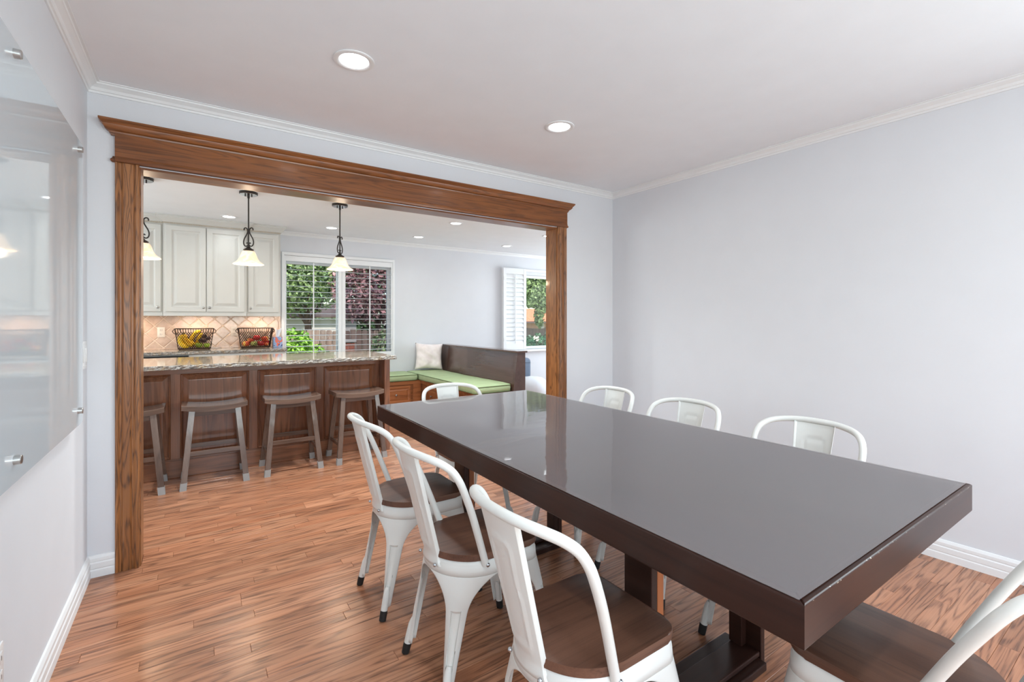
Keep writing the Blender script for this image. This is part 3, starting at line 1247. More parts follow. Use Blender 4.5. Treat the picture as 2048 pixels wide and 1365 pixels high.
# ------------------------------------------------------------------ recessed ceiling lights
LG = 'recessed lights in the kitchen ceiling'
down = [
    ((.590, 2.128), .088, 'round recessed light over the dining table\'s left side, largest in view', None),
    ((1.813, 2.162), .088, 'round recessed light in the dining ceiling nearer the plain wall', None),
    ((.317, 6.125), .085, 'recessed kitchen light in front of the cream wall cabinets', LG),
    ((1.425, 6.140), .085, 'recessed kitchen light behind the rightmost pendant lamp', LG),
    ((2.586, 6.130), .085, 'recessed kitchen light right of the pendants, the far one', LG),
    ((2.590, 5.010), .085, 'recessed kitchen light right of the pendants, the nearer one', LG),
    ((4.045, 6.100), .085, 'recessed kitchen light above the dark bench back', LG),
    ((4.034, 5.050), .085, 'recessed kitchen light half hidden by the oak right jamb', LG),
    ((.300, 3.75), .085, 'added kitchen fill downlight above the stools, left one behind the oak header', LG),  # this row is unseen, added to brighten the kitchen floor and stools
    ((1.42, 3.75), .085, 'added kitchen fill downlight above the stools, middle one behind the oak header', LG),
    ((2.59, 3.75), .085, 'added kitchen fill downlight behind the oak header, near the right jamb', LG),
    ((.590, .05), .088, 'added dining fill downlight overhead on the glass board side, above the picture', None),  # this pair is out of view, added as dining room fill
    ((1.813, .05), .088, 'added dining fill downlight overhead on the plain wall side, above the picture', None),
]
for (x, y), r, lab, g in down:
    dn = thing('recessed_light', lab, 'ceiling light', (x, y, CZ), g)
    q = MB()
    q.lathe([(r, 0), (r, -.004), (r - .004, -.006), (r - .020, -.006), (r - .026, -.001), (r - .026, 0)], (x, y, CZ - .0005), 40, False, False)
    obj('trim_ring', q, M['trim'], dn)
    obj('lens', MB().lathe([(r - .026, -.0005), (r - .026, -.0025), (r - .03, -.0035)], (x, y, CZ - .0005), 40), M['lens'], dn)
    l = add_light('downlight', 'SPOT', (x, y, CZ - .03), (0, 0, 0), (19 if g is None else 6 if y > 6 else 18 if y > 4.5 else 95) * DOWNLIGHT_W, (.90, .98, 1), .06)
    l.data.spot_size = math.radians(150)
    l.data.spot_blend = .9

# ------------------------------------------------------------------ pendants over the island


def scroll(side, ang, zc):
    """one wrought S-scroll beside the rod"""
    pts = []
    ca, sa = math.cos(ang), math.sin(ang)
    # upper curl
    raw = []
    for k in range(9):
        t = PI * 1.25 - k * PI * 1.35 / 8
        raw.append((.026 + .013 * math.cos(t) * 1.0, .118 + .013 * math.sin(t)))
    raw = [(.038, .104), (.040, .114), (.034, .124), (.024, .126), (.013, .118), (.008, .102), (.010, .082), (.022, .056), (.036, .030), (.043, .006), (.043, -.016), (.036, -.034), (.024, -.041), (.011, -.037), (.004, -.024), (.007, -.012), (.015, -.011), (.017, -.018)]
    for u, z in raw:
        pts.append((side * u * ca, side * u * sa, zc + z))
    P = [Vector(p) for p in pts]
    fine = []
    for i in range(len(P) - 1):
        a, b, c, d = P[max(i - 1, 0)], P[i], P[i + 1], P[min(i + 2, len(P) - 1)]
        for k in range(3):
            u = k / 3
            fine.append(.5 * ((2 * b) + (c - a) * u + (2 * a - 5 * b + 4 * c - d) * u * u + (3 * b - a - 3 * c + d) * u ** 3))
    fine.append(P[-1])
    return fine


PG = 'pendant lamps above the kitchen island'
for (x, y, ang, lab) in ((-.355, 4.85, .1, 'iron pendant lamp half hidden behind the oak left casing'),
                         (.404, 4.862, -.55, 'iron pendant lamp with alabaster shade in front of the cream cabinets'),
                         (1.206, 4.855, .75, 'iron pendant lamp with alabaster shade in front of the shuttered window')):
    p = thing('pendant_lamp', lab, 'pendant lamp', (x, y, CZ), PG)
    cn = obj('canopy', MB().lathe([(.030, 0), (.075, 0), (.075, -.020), (.072, -.023)], (x, y, CZ), 36), M['iron'], p)
    obj('canopy_face', MB().lathe([(.072, -.0232), (.071, -.0245), (.012, -.026)], (x, y, CZ), 36), M['chrome'], cn)
    for dx in (-.026, .026):
        obj('screw_cap', MB().tube([(x + dx, y, CZ - .024), (x + dx, y, CZ - .040)], .0055, 10), M['iron'], cn)
    obj('rod', MB().tube([(x, y, CZ - .02), (x, y, CZ - .055)], .010, 12).tube([(x, y, CZ - .05), (x, y, 1.935)], .006, 10), M['iron'], p)
    for s in (1, -1):
        o = obj('scroll', MB().tube([(a + x, b + y, c) for a, b, c in scroll(s, ang, 1.975)], .0052, 8), M['iron'], p)
    obj('shade_holder', MB().lathe([(.006, 1.943), (.014, 1.936), (.012, 1.928), (.022, 1.916), (.040, 1.906), (.044, 1.900), (.036, 1.896), (.040, 1.890), (.040, 1.884)], (x, y, 0), 28), M['iron'], p)
    prof = [(.042, 1.890), (.050, 1.886), (.058, 1.872), (.066, 1.850), (.075, 1.825), (.088, 1.803), (.104, 1.788), (.120, 1.778), (.126, 1.770), (.1245, 1.768), (.117, 1.774), (.100, 1.784), (.084, 1.800), (.071, 1.823), (.062, 1.850), (.054, 1.872), (.046, 1.882)]
    obj('glass_shade', MB().lathe(prof, (x, y, 0), 40, False, False), M['shade'], p)
    obj('bulb', MB().sphere((x, y, 1.806), .026, 16, 10, (1, 1, 1.25)), M['bulb'], p)
    add_light('pendant_light', 'POINT', (x, y, 1.745), (0, 0, 0), 5, (1, .80, .58), .03)

# ------------------------------------------------------------------ kitchen island
isl = thing('kitchen_island', 'walnut kitchen island with raised panels behind the bar stools', 'kitchen island', (.45, 4.9, 0))
IY = 4.600
obj('body', MB().box(-1.60, 1.50, IY + .02, 5.20, .0, .885), M['walnut'], isl, smooth=False)
obj('plinth', MB().box(-1.60, 1.52, IY - .010, IY + .02, 0, .135, .004), M['walnut_h'], isl, angle=30)
obj('top_rail', MB().box(-1.60, 1.52, IY - .002, IY + .02, .828, .885), M['walnut_h'], isl, smooth=False)
obj('bottom_rail', MB().box(-1.60, 1.52, IY - .002, IY + .02, .135, .150), M['walnut_h'], isl, smooth=False)
pans = [(-1.19, -.71), (-.642, -.16), (-.096, .386), (.450, .930), (.994, 1.476)]
sx = [-1.60, *[v for p in pans for v in p], 1.52]
for k in range(0, len(sx), 2):
    obj('stile', MB().box(sx[k], sx[k + 1], IY - .002, IY + .02, .150, .828, .001), M['walnut'], isl, smooth=False)
for a, b in pans:
    q = MB().panel(a, b, .150, .828, IY + .019, -1, ((0, 0), (0, .018), (.006, .024), (.012, .020), (.016, .008), (.020, .006), (.052, .016), (.056, .0165)))
    obj('panel', q, M['walnut'], isl, smooth=False)
obj('end_panel', MB().box(1.521, 1.575, 4.440, 5.21, 0, .885, .003), M['walnut'], isl, angle=30)
# granite slab with a chiselled edge
bm = bmesh.new()
q = MB()
q.bm.free()
q.bm = bm
gx0, gx1, gy0, gy1 = -1.65, 1.600, 4.322, 5.245
per = []
nx, ny = 150, 46
for i in range(nx):
    per.append((gx0 + (gx1 - gx0) * i / nx, gy0, 0, -1))
for i in range(ny):
    per.append((gx1, gy0 + (gy1 - gy0) * i / ny, 1, 0))
for i in range(nx):
    per.append((gx1 - (gx1 - gx0) * i / nx, gy1, 0, 1))
for i in range(ny):
    per.append((gx0, gy1 - (gy1 - gy0) * i / ny, -1, 0))
er = random.Random(5)
rings = []
for z, amp, ins in ((.886, .000, .008), (.889, .004, 0), (.899, .006, 0), (.909, .006, 0), (.917, .004, 0), (.920, .000, .004)):
    rings.append([(x + nx_ * (er.uniform(-amp, amp) - ins), y + ny_ * (er.uniform(-amp, amp) - ins), z + (er.uniform(-.0015, .0015) if amp else 0)) for x, y, nx_, ny_ in per])
q.loft(rings, cap=False)
gt = obj('granite_counter', q, M['granite_edge'], isl, smooth=False)
q = MB()
R0 = [q.bm.verts.new(p) for p in rings[0]]
q.bm.faces.new(R0[::-1])
R1 = [q.bm.verts.new(p) for p in rings[-1]]
q.bm.faces.new(R1)
obj('polished_face', q, M['granite'], gt, smooth=False)

# ------------------------------------------------------------------ bar stools
SG = 'bar stools in front of the kitchen island'


def make_stool():
    t = thing('bar_stool', '', 'stool')
    # saddle seat: dished across its width; x across, y depth (front = -y)
    q = MB()
    rings = []
    N = 18
    for i in range(N + 1):
        u = -1 + 2 * i / N
        x = .216 * u
        zt = .600 + .020 * abs(u) ** 2.2
        zb = zt - .036 - .004 * (1 - u * u)
        yb = .128
        rings.append([(x, -yb, zb), (x, -yb, zt - .003), (x, -yb + .004, zt), (x, yb - .004, zt), (x, yb, zt - .003), (x, yb, zb)])
    q.loft(rings)
    obj('seat', q, M['stool'], t, angle=30)
    tops = {}
    for sx_ in (-1, 1):
        for sy in (-1, 1):
            a = Vector((sx_ * .150, sy * .100, .575))
            b = Vector((sx_ * .202, sy * .168, .030))
            q = MB()
            d = (b - a)
            w, h = .019, .015
            ra = [(a.x + i * w, a.y + j * h, a.z) for i, j in ((-1, -1), (1, -1), (1, 1), (-1, 1))]
            rb = [(b.x + i * w, b.y + j * h, b.z) for i, j in ((-1, -1), (1, -1), (1, 1), (-1, 1))]
            q.loft([ra, rb])
            lg = obj('leg', q, M['stool_v'], t, smooth=False)
            c2 = b + d.normalized() * .012
            w2, h2 = w + .0025, h + .0025
            f0 = a + d * .955
            r0 = [(f0.x + i * w2, f0.y + j * h2, f0.z) for i, j in ((-1, -1), (1, -1), (1, 1), (-1, 1))]
            r1 = [(b.x + d.x * .05 + i * w2, b.y + d.y * .05 + j * h2, .0) for i, j in ((-1, -1), (1, -1), (1, 1), (-1, 1))]
            obj('felt_cap', MB().loft([r0, r1]), M['glide'], lg, smooth=False)

    def leg_at(sx_, sy, z):
        k = (.575 - z) / .545
        return Vector((sx_ * (.150 + .052 * k), sy * (.100 + .068 * k), z))
    obj('stretcher', MB().beam(leg_at(-1, -1, .255), leg_at(1, -1, .255), .016, .034, .002), M['stool'], t, angle=30)
    obj('stretcher', MB().beam(leg_at(-1, 1, .255), leg_at(1, 1, .255), .016, .034, .002), M['stool'], t, angle=30)
    for s in (-1, 1):
        obj('stretcher', MB().beam(leg_at(s, -1, .165), leg_at(s, 1, .165), .016, .032, .002), M['stool'], t, angle=30)
    obj('seat_rail', MB().box(-.148, .148, -.108, -.092, .53, .57), M['stool'], t, smooth=False)
    obj('seat_rail', MB().box(-.148, .148, .092, .108, .53, .57), M['stool'], t, smooth=False)
    return t


st = make_stool()
for i, (x, y, r, lab) in enumerate(((-.402, 4.388, 0, 'dark wooden saddle stool half hidden by the oak left casing'),
                                    (.132, 4.388, 0, 'dark wooden saddle stool, the second from the oak left casing'),
                                    (.684, 4.388, .01, 'dark wooden saddle stool, the third from the oak left casing'),
                                    (1.238, 4.388, .03, 'dark wooden saddle stool by the island\'s open end, beside the table corner'))):
    if i == 0:
        st.location = (x, y, 0)
        st.rotation_euler.z = r
        st['label'] = lab
        st['group'] = SG
    else:
        dup(st, (x, y, 0), r, lab)

# ------------------------------------------------------------------ wall cabinets


def raised_door(x0, x1, z0, z1, y, parent, knob=None):
    q = MB().panel(x0, x1, z0, z1, y, -1, ((0, 0), (0, .016), (.004, .020), (.052, .020), (.056, .0165), (.060, .010), (.066, .009), (.072, .0085), (.100, .018), (.104, .0185)))
    d = obj('door', q, M['cabinet'], parent, smooth=False)
    # thin glazed lines in the profile
    if knob:
        kx, kz = knob
        e = MB()
        P = [(.007, 0), (.006, .010), (.010, .014), (.0145, .019), (.0145, .024), (.010, .028), (.001, .029)]
        rings = [[(kx + r * math.cos(2 * PI * k / 16), y - .020 - dd, kz + r * math.sin(2 * PI * k / 16)) for k in range(16)] for r, dd in P]
        e.loft(rings)
        obj('knob', e, M['nickel'], d)
    return d


def wall_cab(name, label, x0, x1, y, doors, crown_ends, crown_y):
    t = thing(name, label, 'cabinet', ((x0 + x1) / 2, WK, 1.31), 'cream wall cabinets')
    obj('body', MB().box(x0 + .001, x1 - .001, y, WK - .001, 1.336, 2.35), M['cabinet'], t, smooth=False)
    obj('light_rail', MB().box(x0 + .001, x1 - .001, y - .010, y + .012, 1.308, 1.345, .004), M['cabinet'], t, angle=30)
    for a, b, kn in doors:
        raised_door(a, b, 1.356, 2.318, y, t, kn)
    # rope bead and crown
    e = MB()
    n = int((x1 - x0) / .0155)
    for k in range(n):
        xx = x0 + (k + .5) * (x1 - x0) / n
        e.box(xx - .0052, xx + .0052, y - .013, y - .001, 2.335, 2.350)
    o = obj('rope_bead', e, M['cab_glaze'], t, smooth=False)
    o['kind'] = 'stuff'
    prof = [(0, 2.350), (.010, 2.350), (.012, 2.358), (.020, 2.362), (.028, 2.376), (.046, 2.392), (.054, 2.398), (.056, 2.408), (.066, 2.410), (.066, 2.424), (0, 2.424)]
    pts = []
    l, r = crown_ends
    if l:
        pts += [((x0, WK - .002, 0), (-1, 0, 0)), ((x0, y, 0), (-1, -1, 0))]
    else:
        pts += [((x0, y, 0), (0, -1, 0))]
    if r:
        pts += [((x1, y, 0), (1, -1, 0)), ((x1, WK - .002, 0), (1, 0, 0))]
    else:
        pts += [((x1, y, 0), (0, -1, 0))]
    obj('crown', MB().sweep(prof, pts), M['cabinet'], t, angle=25)
    return t


wall_cab('wall_cabinet', 'cream wall cabinet half hidden by the oak left casing', -1.06, -.292, 6.452, ((-1.045, -.680, (-.70, 1.40)), (-.668, -.308, (-.336, 1.405))), (0, 0), 6.45)
wall_cab('wall_cabinet', 'wide cream wall cabinet with two raised doors, projecting between its neighbours', -.291, .512, 6.415, ((-.268, .105, (.083, 1.405)), (.113, .490, (.140, 1.405))), (1, 1), 6.42)
wall_cab('wall_cabinet', 'narrow cream wall cabinet next to the shuttered window', .513, .885, 6.452, ((.530, .862, (.556, 1.405)),), (0, 1), 6.45)
# warm lights under the wall cabinets
for x, lab in ((-.62, 'warm light strip under the wall cabinet behind the oak casing'), (.02, 'warm light strip under the wide wall cabinet'), (.70, 'warm light strip under the narrow wall cabinet')):
    t = thing('cabinet_light', lab, 'light', (x, 6.56, 1.336), 'light strips under the wall cabinets')
    obj('housing', MB().box(x - .15, x + .15, 6.53, 6.60, 1.322, 1.3355, .003), M['white_plastic'], t)
    obj('diffuser', MB().box(x - .14, x + .14, 6.538, 6.592, 1.3205, 1.3225), M['bulb'], t, smooth=False)
    add_light('cabinet_glow', 'AREA', (x, 6.565, 1.318), (0, 0, 0), .9, (1, .76, .55), .28, .05)

# ------------------------------------------------------------------ back counter
bc = thing('base_cabinet', 'cream base cabinet run under the back granite counter', 'cabinet', (0, 6.45, 0))
obj('body', MB().box(-2.4, .905, 6.215, WK - .001, .10, .885), M['cabinet'], bc, smooth=False)
obj('toe_kick', MB().box(-2.4, .905, 6.27, WK - .001, 0, .10), M['cabinet'], bc, smooth=False)
for a, b in ((-2.0, -1.45), (-1.40, -.70), (-.02, .42), (.44, .88)):
    raised_door(a, b, .13, .66, 6.215, bc)
    dd = obj('drawer', MB().box(a, b, 6.196, 6.215, .685, .850, .004), M['cabinet'], bc, angle=30)
    e = MB().sphere(((a + b) / 2, 6.183, .77), .014, 12, 8)
    obj('knob', e, M['nickel'], dd)
dw = thing('dishwasher', 'cream fronted dishwasher with black top slot beneath the back counter', 'dishwasher', (-.36, 6.2, 0))
obj('front', MB().box(-.665, -.055, 6.188, 6.2145, .115, .851, .004), M['cabinet'], dw, angle=30)
obj('top_slot', MB().box(-.665, -.055, 6.190, 6.2145, .855, .876), M['black'], dw, smooth=False)
bk = thing('back_counter', 'granite counter along the back wall carrying the fruit baskets', 'counter', (-.7, 6.45, .9))
er = random.Random(9)
q = MB()
rings = []
xs = [-2.45 + (3.375) * i / 150 for i in range(151)]
pth = [(x, 6.188, 0, -1) for x in xs] + [(.925, 6.188 + .56 * i / 24, 1, 0) for i in range(1, 25)]
for z, amp, ins in ((.886, 0, .006), (.892, .004, 0), (.906, .005, 0), (.916, .003, 0), (.920, 0, .004)):
    rings.append([(x + a * (er.uniform(-amp, amp) - ins), min(WK - .001, y + b * (er.uniform(-amp, amp) - ins)), z) for x, y, a, b in pth])
q.loft(rings, closed=False, cap=False)
obj('chiselled_edge', q, M['granite_edge'], bk, smooth=False)
q = MB()
for k in (0, -1):
    vv = [q.bm.verts.new(p) for p in rings[k]] + [q.bm.verts.new((-2.45, WK - .001, rings[k][0][2]))]
    q.bm.faces.new(vv)
obj('slab', q, M['granite'], bk, smooth=False)

# ------------------------------------------------------------------ backsplash: single diamond tiles in a grout bed
bs = struct(obj('trim_backsplash', MB().box(-1.4, .925, WK - .006, WK - .0002, .920, 1.312), M['grout'], smooth=False))
D = .0835


def clip(poly, ax, lim, keep_less):
    out = []
    n = len(poly)
    for i in range(n):
        a, b = poly[i], poly[(i + 1) % n]
        ia = (a[ax] <= lim) if keep_less else (a[ax] >= lim)
        ib = (b[ax] <= lim) if keep_less else (b[ax] >= lim)
        if ia:
            out.append(a)
        if ia != ib:
            t = (lim - a[ax]) / (b[ax] - a[ax])
            out.append((a[0] + (b[0] - a[0]) * t, a[1] + (b[1] - a[1]) * t))
    return out


tr_ = random.Random(4)
full = None
for i in range(-9, 12):
    for j in range(0, 7):
        if (i + j) % 2:
            continue
        cx, cz = -.05 + i * D, .943 + j * D
        r = D - .0062
        P = [(cx + r, cz), (cx, cz + r), (cx - r, cz), (cx, cz - r)]
        if cx < -.75 or cx > .99:
            continue
        C_ = clip(clip(clip(clip(P, 0, .900, True), 0, -.75, False), 1, .930, False), 1, 1.311, True)
        if len(C_) < 3:
            continue
        area = abs(sum(C_[k][0] * C_[(k + 1) % len(C_)][1] - C_[(k + 1) % len(C_)][0] * C_[k][1] for k in range(len(C_)))) / 2
        if area < 2e-4:
            continue
        mx, mz = sum(p[0] for p in C_) / len(C_), sum(p[1] for p in C_) / len(C_)
        q = MB()
        a_, b_ = tr_.uniform(-.012, .012), tr_.uniform(-.012, .012)

        def lay(s, d):
            return [(mx + (x - mx) * s, WK - .006 - d - a_ * (x - mx) - b_ * (z - mz), mz + (z - mz) * s) for x, z in C_]
        q.loft([lay(1, -.001), lay(1, .0025), lay(.94, .0045)])
        obj('tile', q, M['tile'], bs, smooth=False, at=(mx, WK - .008, mz))
for k in range(13):
    a = -.75 + k * .1275
    q = MB().box(a, min(.9, a + .125), WK - .012, WK - .005, .9205, .934, .002)
    obj('border_tile', q, M['tile'], bs, angle=30, at=(a + .06, WK - .008, .927))
obj('edge_tile', MB().box(.903, .924, WK - .012, WK - .005, .935, 1.311, .003), M['tile'], bs, angle=30, at=(.913, WK - .008, 1.12))

for x, lab, sock in ((-.322, 'almond outlet on the backsplash left of the banana basket', True), (-.522, 'almond switch plate on the backsplash beside the oak casing', False), (.403, 'almond outlet on the backsplash between the two fruit baskets', True)):
    t = thing('backsplash_outlet' if sock else 'backsplash_switch', lab, 'outlet' if sock else 'switch', (x, WK - .013, 1.12))
    obj('plate', MB().box(x - .036, x + .036, WK - .0185, WK - .0115, 1.064, 1.180, .003), M['plastic'], t)
    if sock:
        for zz in (1.097, 1.147):
            e = obj('socket', MB().box(x - .018, x + .018, WK - .0205, WK - .0185, zz - .016, zz + .016, .002), M['plastic'], t)
            obj('slot', MB().box(x - .009, x - .006, WK - .0209, WK - .0205, zz - .006, zz + .008).box(x + .006, x + .009, WK - .0209, WK - .0205, zz - .006, zz + .008).box(x - .002, x + .002, WK - .0209, WK - .0205, zz - .012, zz - .008), M['slot'], e, smooth=False)
    else:
        obj('rocker', MB().box(x - .017, x + .017, WK - .0215, WK - .0185, 1.088, 1.156, .002), M['plastic'], t)

# ------------------------------------------------------------------ wire fruit baskets


def make_basket(x, lab):
    """flared rectangular wire basket on the counter"""
    yb, z0, z1 = 6.545, .9215, 1.163
    t = thing('wire_basket', lab, 'basket', (x, yb, z0), 'bronze wire fruit baskets on the back counter')
    bw, bd, tw, td = .155, .080, .186, .115
    rc = lambda w, d, z: [(x - w, yb - d, z), (x + w, yb - d, z), (x + w, yb + d, z), (x - w, yb + d, z)]
    q = MB()

    def rounded(w, d, z, r=.02):
        o = []
        for (sx_, sy, a0) in ((1, -1, -PI / 2), (1, 1, 0), (-1, 1, PI / 2), (-1, -1, PI)):
            for k in range(5):
                a = a0 + PI / 2 * k / 4
                o.append((x + sx_ * (w - r) + r * math.cos(a), yb + sy * (d - r) + r * math.sin(a), z))
        return o
    q.tube(rounded(tw, td, z1), .0042, 8, closed=True)
    obj('rim', q, M['bronze'], t)
    obj('base_rim', MB().tube(rounded(bw, bd, z0 + .012), .0048, 8, closed=True), M['bronze'], t)
    obj('base_board', MB().box(x - bw + .006, x + bw - .006, yb - bd + .006, yb + bd - .006, z0 + .004, z0 + .013, .002), M['bronze'], t, angle=30)
    q = MB()
    for sx_ in (-1, 1):
        for sy in (-1, 1):
            q.sphere((x + sx_ * (bw - .015), yb + sy * (bd - .01), z0 + .005), .0065, 8, 6)
    obj('feet', q, M['bronze'], t)

    def wall_pt(face, u, v):
        w, d, z = bw + (tw - bw) * v, bd + (td - bd) * v, z0 + .012 + (z1 - z0 - .012) * v
        return {'f': (x + u * w, yb - d, z), 'b': (x + u * w, yb + d, z), 'l': (x - w, yb + u * d, z), 'r': (x + w, yb + u * d, z)}[face]
    q = MB()
    for face in 'fblr':
        nw = 15 if face in 'fb' else 9
        for k in range(nw + 1):
            u = -1 + 2 * k / nw
            q.tube([wall_pt(face, u, 1), wall_pt(face, u, .82)], .0023, 4)
            for dirn in (1, -1):
                pts = []
                for m in range(7):
                    v = .82 - .82 * m / 6
                    uu = u + dirn * (.82 - v) * (.95 if face in 'fb' else 1.3)
                    if abs(uu) > 1.001:
                        break
                    pts.append(wall_pt(face, max(-1, min(1, uu)), v))
                if len(pts) > 1:
                    q.tube(pts, .0023, 4, cap=False)
    o = obj('wire_mesh', q, M['bronze'], t, smooth=False)
    o['kind'] = 'stuff'
    q = MB()
    for k in range(25):
        pass
    pts = []
    for k in range(21):
        u = -.78 + 1.56 * k / 20
        v = .42 + .58 * abs(u / .78) ** 2.2
        a = wall_pt('f', u, v)
        pts.append((a[0], a[1] - .003, a[2]))
    obj('front_hoop', q.tube(pts, .0022, 6), M['bronze'], t)
    for s in (-1, 1):
        h = [(x + s * tw, yb - .03, z1), (x + s * (tw + .012), yb - .026, z1 - .012), (x + s * (tw + .024), yb - .016, z1 - .030), (x + s * (tw + .016), yb - .012, z1 - .046), (x + s * (tw - .004), yb - .012, z1 - .062)]
        g = [(a, 2 * yb - b, c_) for a, b, c_ in h]
        obj('handle', MB().tube(h, .0032, 6).tube(g, .0032, 6).tube([h[2], g[2]], .0032, 6), M['bronze'], t)
    return t


make_basket(-.002, 'bronze wire basket holding the bananas and plums')
make_basket(.618, 'bronze wire basket holding the red apples, next to the tissue box')


def banana(pts, r, lab):
    P = [Vector(p) for p in pts]
    fine = []
    for i in range(len(P) - 1):
        a, b, c_, d = P[max(i - 1, 0)], P[i], P[i + 1], P[min(i + 2, len(P) - 1)]
        for k in range(5):
            u = k / 5
            fine.append(.5 * ((2 * b) + (c_ - a) * u + (2 * a - 5 * b + 4 * c_ - d) * u * u + (3 * b - a - 3 * c_ + d) * u ** 3))
    fine.append(P[-1])
    n = len(fine)
    rs = [r * max(.26, min(1, 5 * (k / (n - 1)) + .15, 3.2 * (1 - k / (n - 1)) + .25)) for k in range(n)]
    o = obj('banana', MB().tube(fine, rs, 8), M['banana'], at=fine[n // 2], angle=60)
    tag(o, lab, 'banana', 'bananas in the wire basket')
    obj('stem', MB().tube([fine[0], fine[0] + (fine[0] - fine[1]).normalized() * .022], [r * .3, r * .24], 6), M['banana_tip'], o)
    obj('tip', MB().tube([fine[-1], fine[-1] + (fine[-1] - fine[-2]).normalized() * .006], [r * .27, r * .2], 6), M['banana_tip'], o)


def fruit(name, c_, r, m, lab, cat, grp, sc=(1, 1, .9), stalk=True):
    q = MB()
    prof = []
    for k in range(15):
        a = -PI / 2 + PI * k / 14
        rr_ = r * math.cos(a) * (1.0 + .06 * math.sin(a)) + .0004
        zz = r * sc[2] * (math.sin(a) - (.22 * max(0, math.sin(a)) ** 8) + (.16 * max(0, -math.sin(a)) ** 8))
        prof.append((rr_, zz))
    q.lathe(prof, c_, 18)
    o = obj(name, q, m, at=c_, angle=80)
    tag(o, lab, cat, grp)
    if stalk:
        obj('stalk', MB().tube([(c_[0], c_[1], c_[2] + r * sc[2] * .74), (c_[0] + .003, c_[1] - .002, c_[2] + r * sc[2] * 1.08)], .0016, 6), M['stalk'], o)
    return o


yb = 6.52
banana([(-.118, yb - 0.024, 1.095), (-.140, yb - 0.026, 1.055), (-.135, yb - 0.028, 1.000), (-.100, yb - 0.030, .962), (-.060, yb - 0.030, .952)], .021, 'leftmost banana, curving down the left end of the basket')
banana([(-.105, yb + 0.013, 1.100), (-.112, yb + 0.011, 1.060), (-.098, yb + 0.009, 1.010), (-.060, yb + .007, .976), (-.018, yb + .006, .962)], .021, 'second banana from the left, nested against the leftmost one')
banana([(-.094, yb + .048, 1.098), (-.086, yb + .047, 1.060), (-.062, yb + .046, 1.020), (-.022, yb + .045, .992), (.024, yb + .044, .982)], .020, 'third banana from the left, rising behind the front pair')
banana([(.058, yb + .086, 1.138), (.020, yb + .088, 1.120), (-.016, yb + .089, 1.080), (-.034, yb + .090, 1.030), (-.036, yb + .090, .985)], .022, 'upright banana highest in the basket, on its left side')
banana([(.076, yb + .092, 1.112), (.054, yb + .094, 1.082), (.036, yb + .095, 1.045), (.026, yb + .095, 1.010), (.030, yb + .095, .972)], .021, 'upright banana highest in the basket, on its right side')
PGp = 'dark plums in the banana basket'
fruit('plum', (.058, yb - .01, 1.030), .024, M['plum'], 'dark plum furthest left of the plums, leaning on a banana', 'plum', PGp, (1, 1, .95), False)
fruit('plum', (.092, yb + .03, 1.074), .026, M['plum'], 'dark plum on top of the plum pile', 'plum', PGp, (1, 1, .95), False)
fruit('plum', (.128, yb + .012, 1.050), .027, M['plum'], 'dark plum against the basket\'s right end', 'plum', PGp, (1, 1, .95), False)
fruit('plum', (.092, yb - .012, 1.020), .026, M['plum'], 'dark plum resting between the two green apples', 'plum', PGp, (1, 1, .95), False)
fruit('green_apple', (.040, yb - .008, .972), .037, M['lime'], 'green apple at the bottom of the banana basket, beside the bananas', 'apple', 'green apples in the banana basket')
fruit('green_apple', (.114, yb - .004, .968), .033, M['lime'], 'green apple in the bottom right corner of the banana basket', 'apple', 'green apples in the banana basket')
AG = 'apples in the right wire basket'
fruit('apple', (.512, yb - .004, .975), .040, M['apple_striped'], 'orange streaked apple, front row left in the apple basket', 'apple', AG)
fruit('apple', (.596, yb - .006, .974), .038, M['apple_green'], 'green striped apple, the only green one in the apple basket', 'apple', AG)
fruit('apple', (.674, yb - .004, .975), .038, M['apple_red'], 'red apple in the front row, right of the green striped one', 'apple', AG)
fruit('apple', (.734, yb + .002, .966), .030, M['apple_striped'], 'small streaked apple in the lower right corner of the apple basket', 'apple', AG)
fruit('apple', (.566, yb + .040, 1.010), .038, M['apple_striped'], 'streaked apple in the second row, behind the orange one', 'apple', AG)
fruit('apple', (.634, yb + .036, 1.044), .040, M['apple_red'], 'deep red apple topmost in the pile', 'apple', AG)
fruit('apple', (.722, yb + .020, 1.030), .041, M['apple_striped'], 'large streaked apple, upper right in the apple basket', 'apple', AG)
fruit('apple', (.744, yb + .072, .990), .032, M['apple_red'], 'red apple behind the right end, next to the tissue box', 'apple', AG)

# tissue box with an abstract blue and coral print
tbx = thing('tissue_box', 'blue and coral patterned tissue box at the counter\'s end', 'tissue box', (.866, 6.58, .9215))


def print_mat():
    q = NT('printed_card')
    c_ = q.coords((1, 1, 1))
    f = q.noise(c_, 24, 2, .5, .6)
    g = q.noise(q.coords((1, 1, 1), rot=(.5, .2, .3)), 15, 1, .4, .4)
    col = q.ramp(f, [(0, lin(150, 178, 222)), (.56, lin(176, 192, 226)), (.6, lin(46, 66, 130))], 'CONSTANT')
    col = q.mix(q.ramp(g, [(0, (0, 0, 0, 1)), (.62, (1, 1, 1, 1))], 'CONSTANT'), col, lin(238, 120, 96))
    q.color(col)
    q.p(Roughness=.5)
    return q.m


obj('carton', MB().box(.815, .918, 6.53, 6.635, .9215, 1.050, .002), print_mat(), tbx, angle=30)
q = MB()
rings = []
for k in range(9):
    v = k / 8
    ring = []
    for m in range(20):
        a = 2 * PI * m / 20
        r = .016 + .020 * v
        r *= 1 + .35 * v * math.sin(3 * a + 1)
        ring.append((.866 + r * math.cos(a) + .012 * v, 6.582 + r * .6 * math.sin(a), 1.047 + .105 * v * (1 + .12 * math.cos(2 * a))))
    rings.append(ring)
q.loft(rings, cap=False)
obj('tissue', q, M['tissue'], tbx)

# ------------------------------------------------------------------ windows and plantation shutters


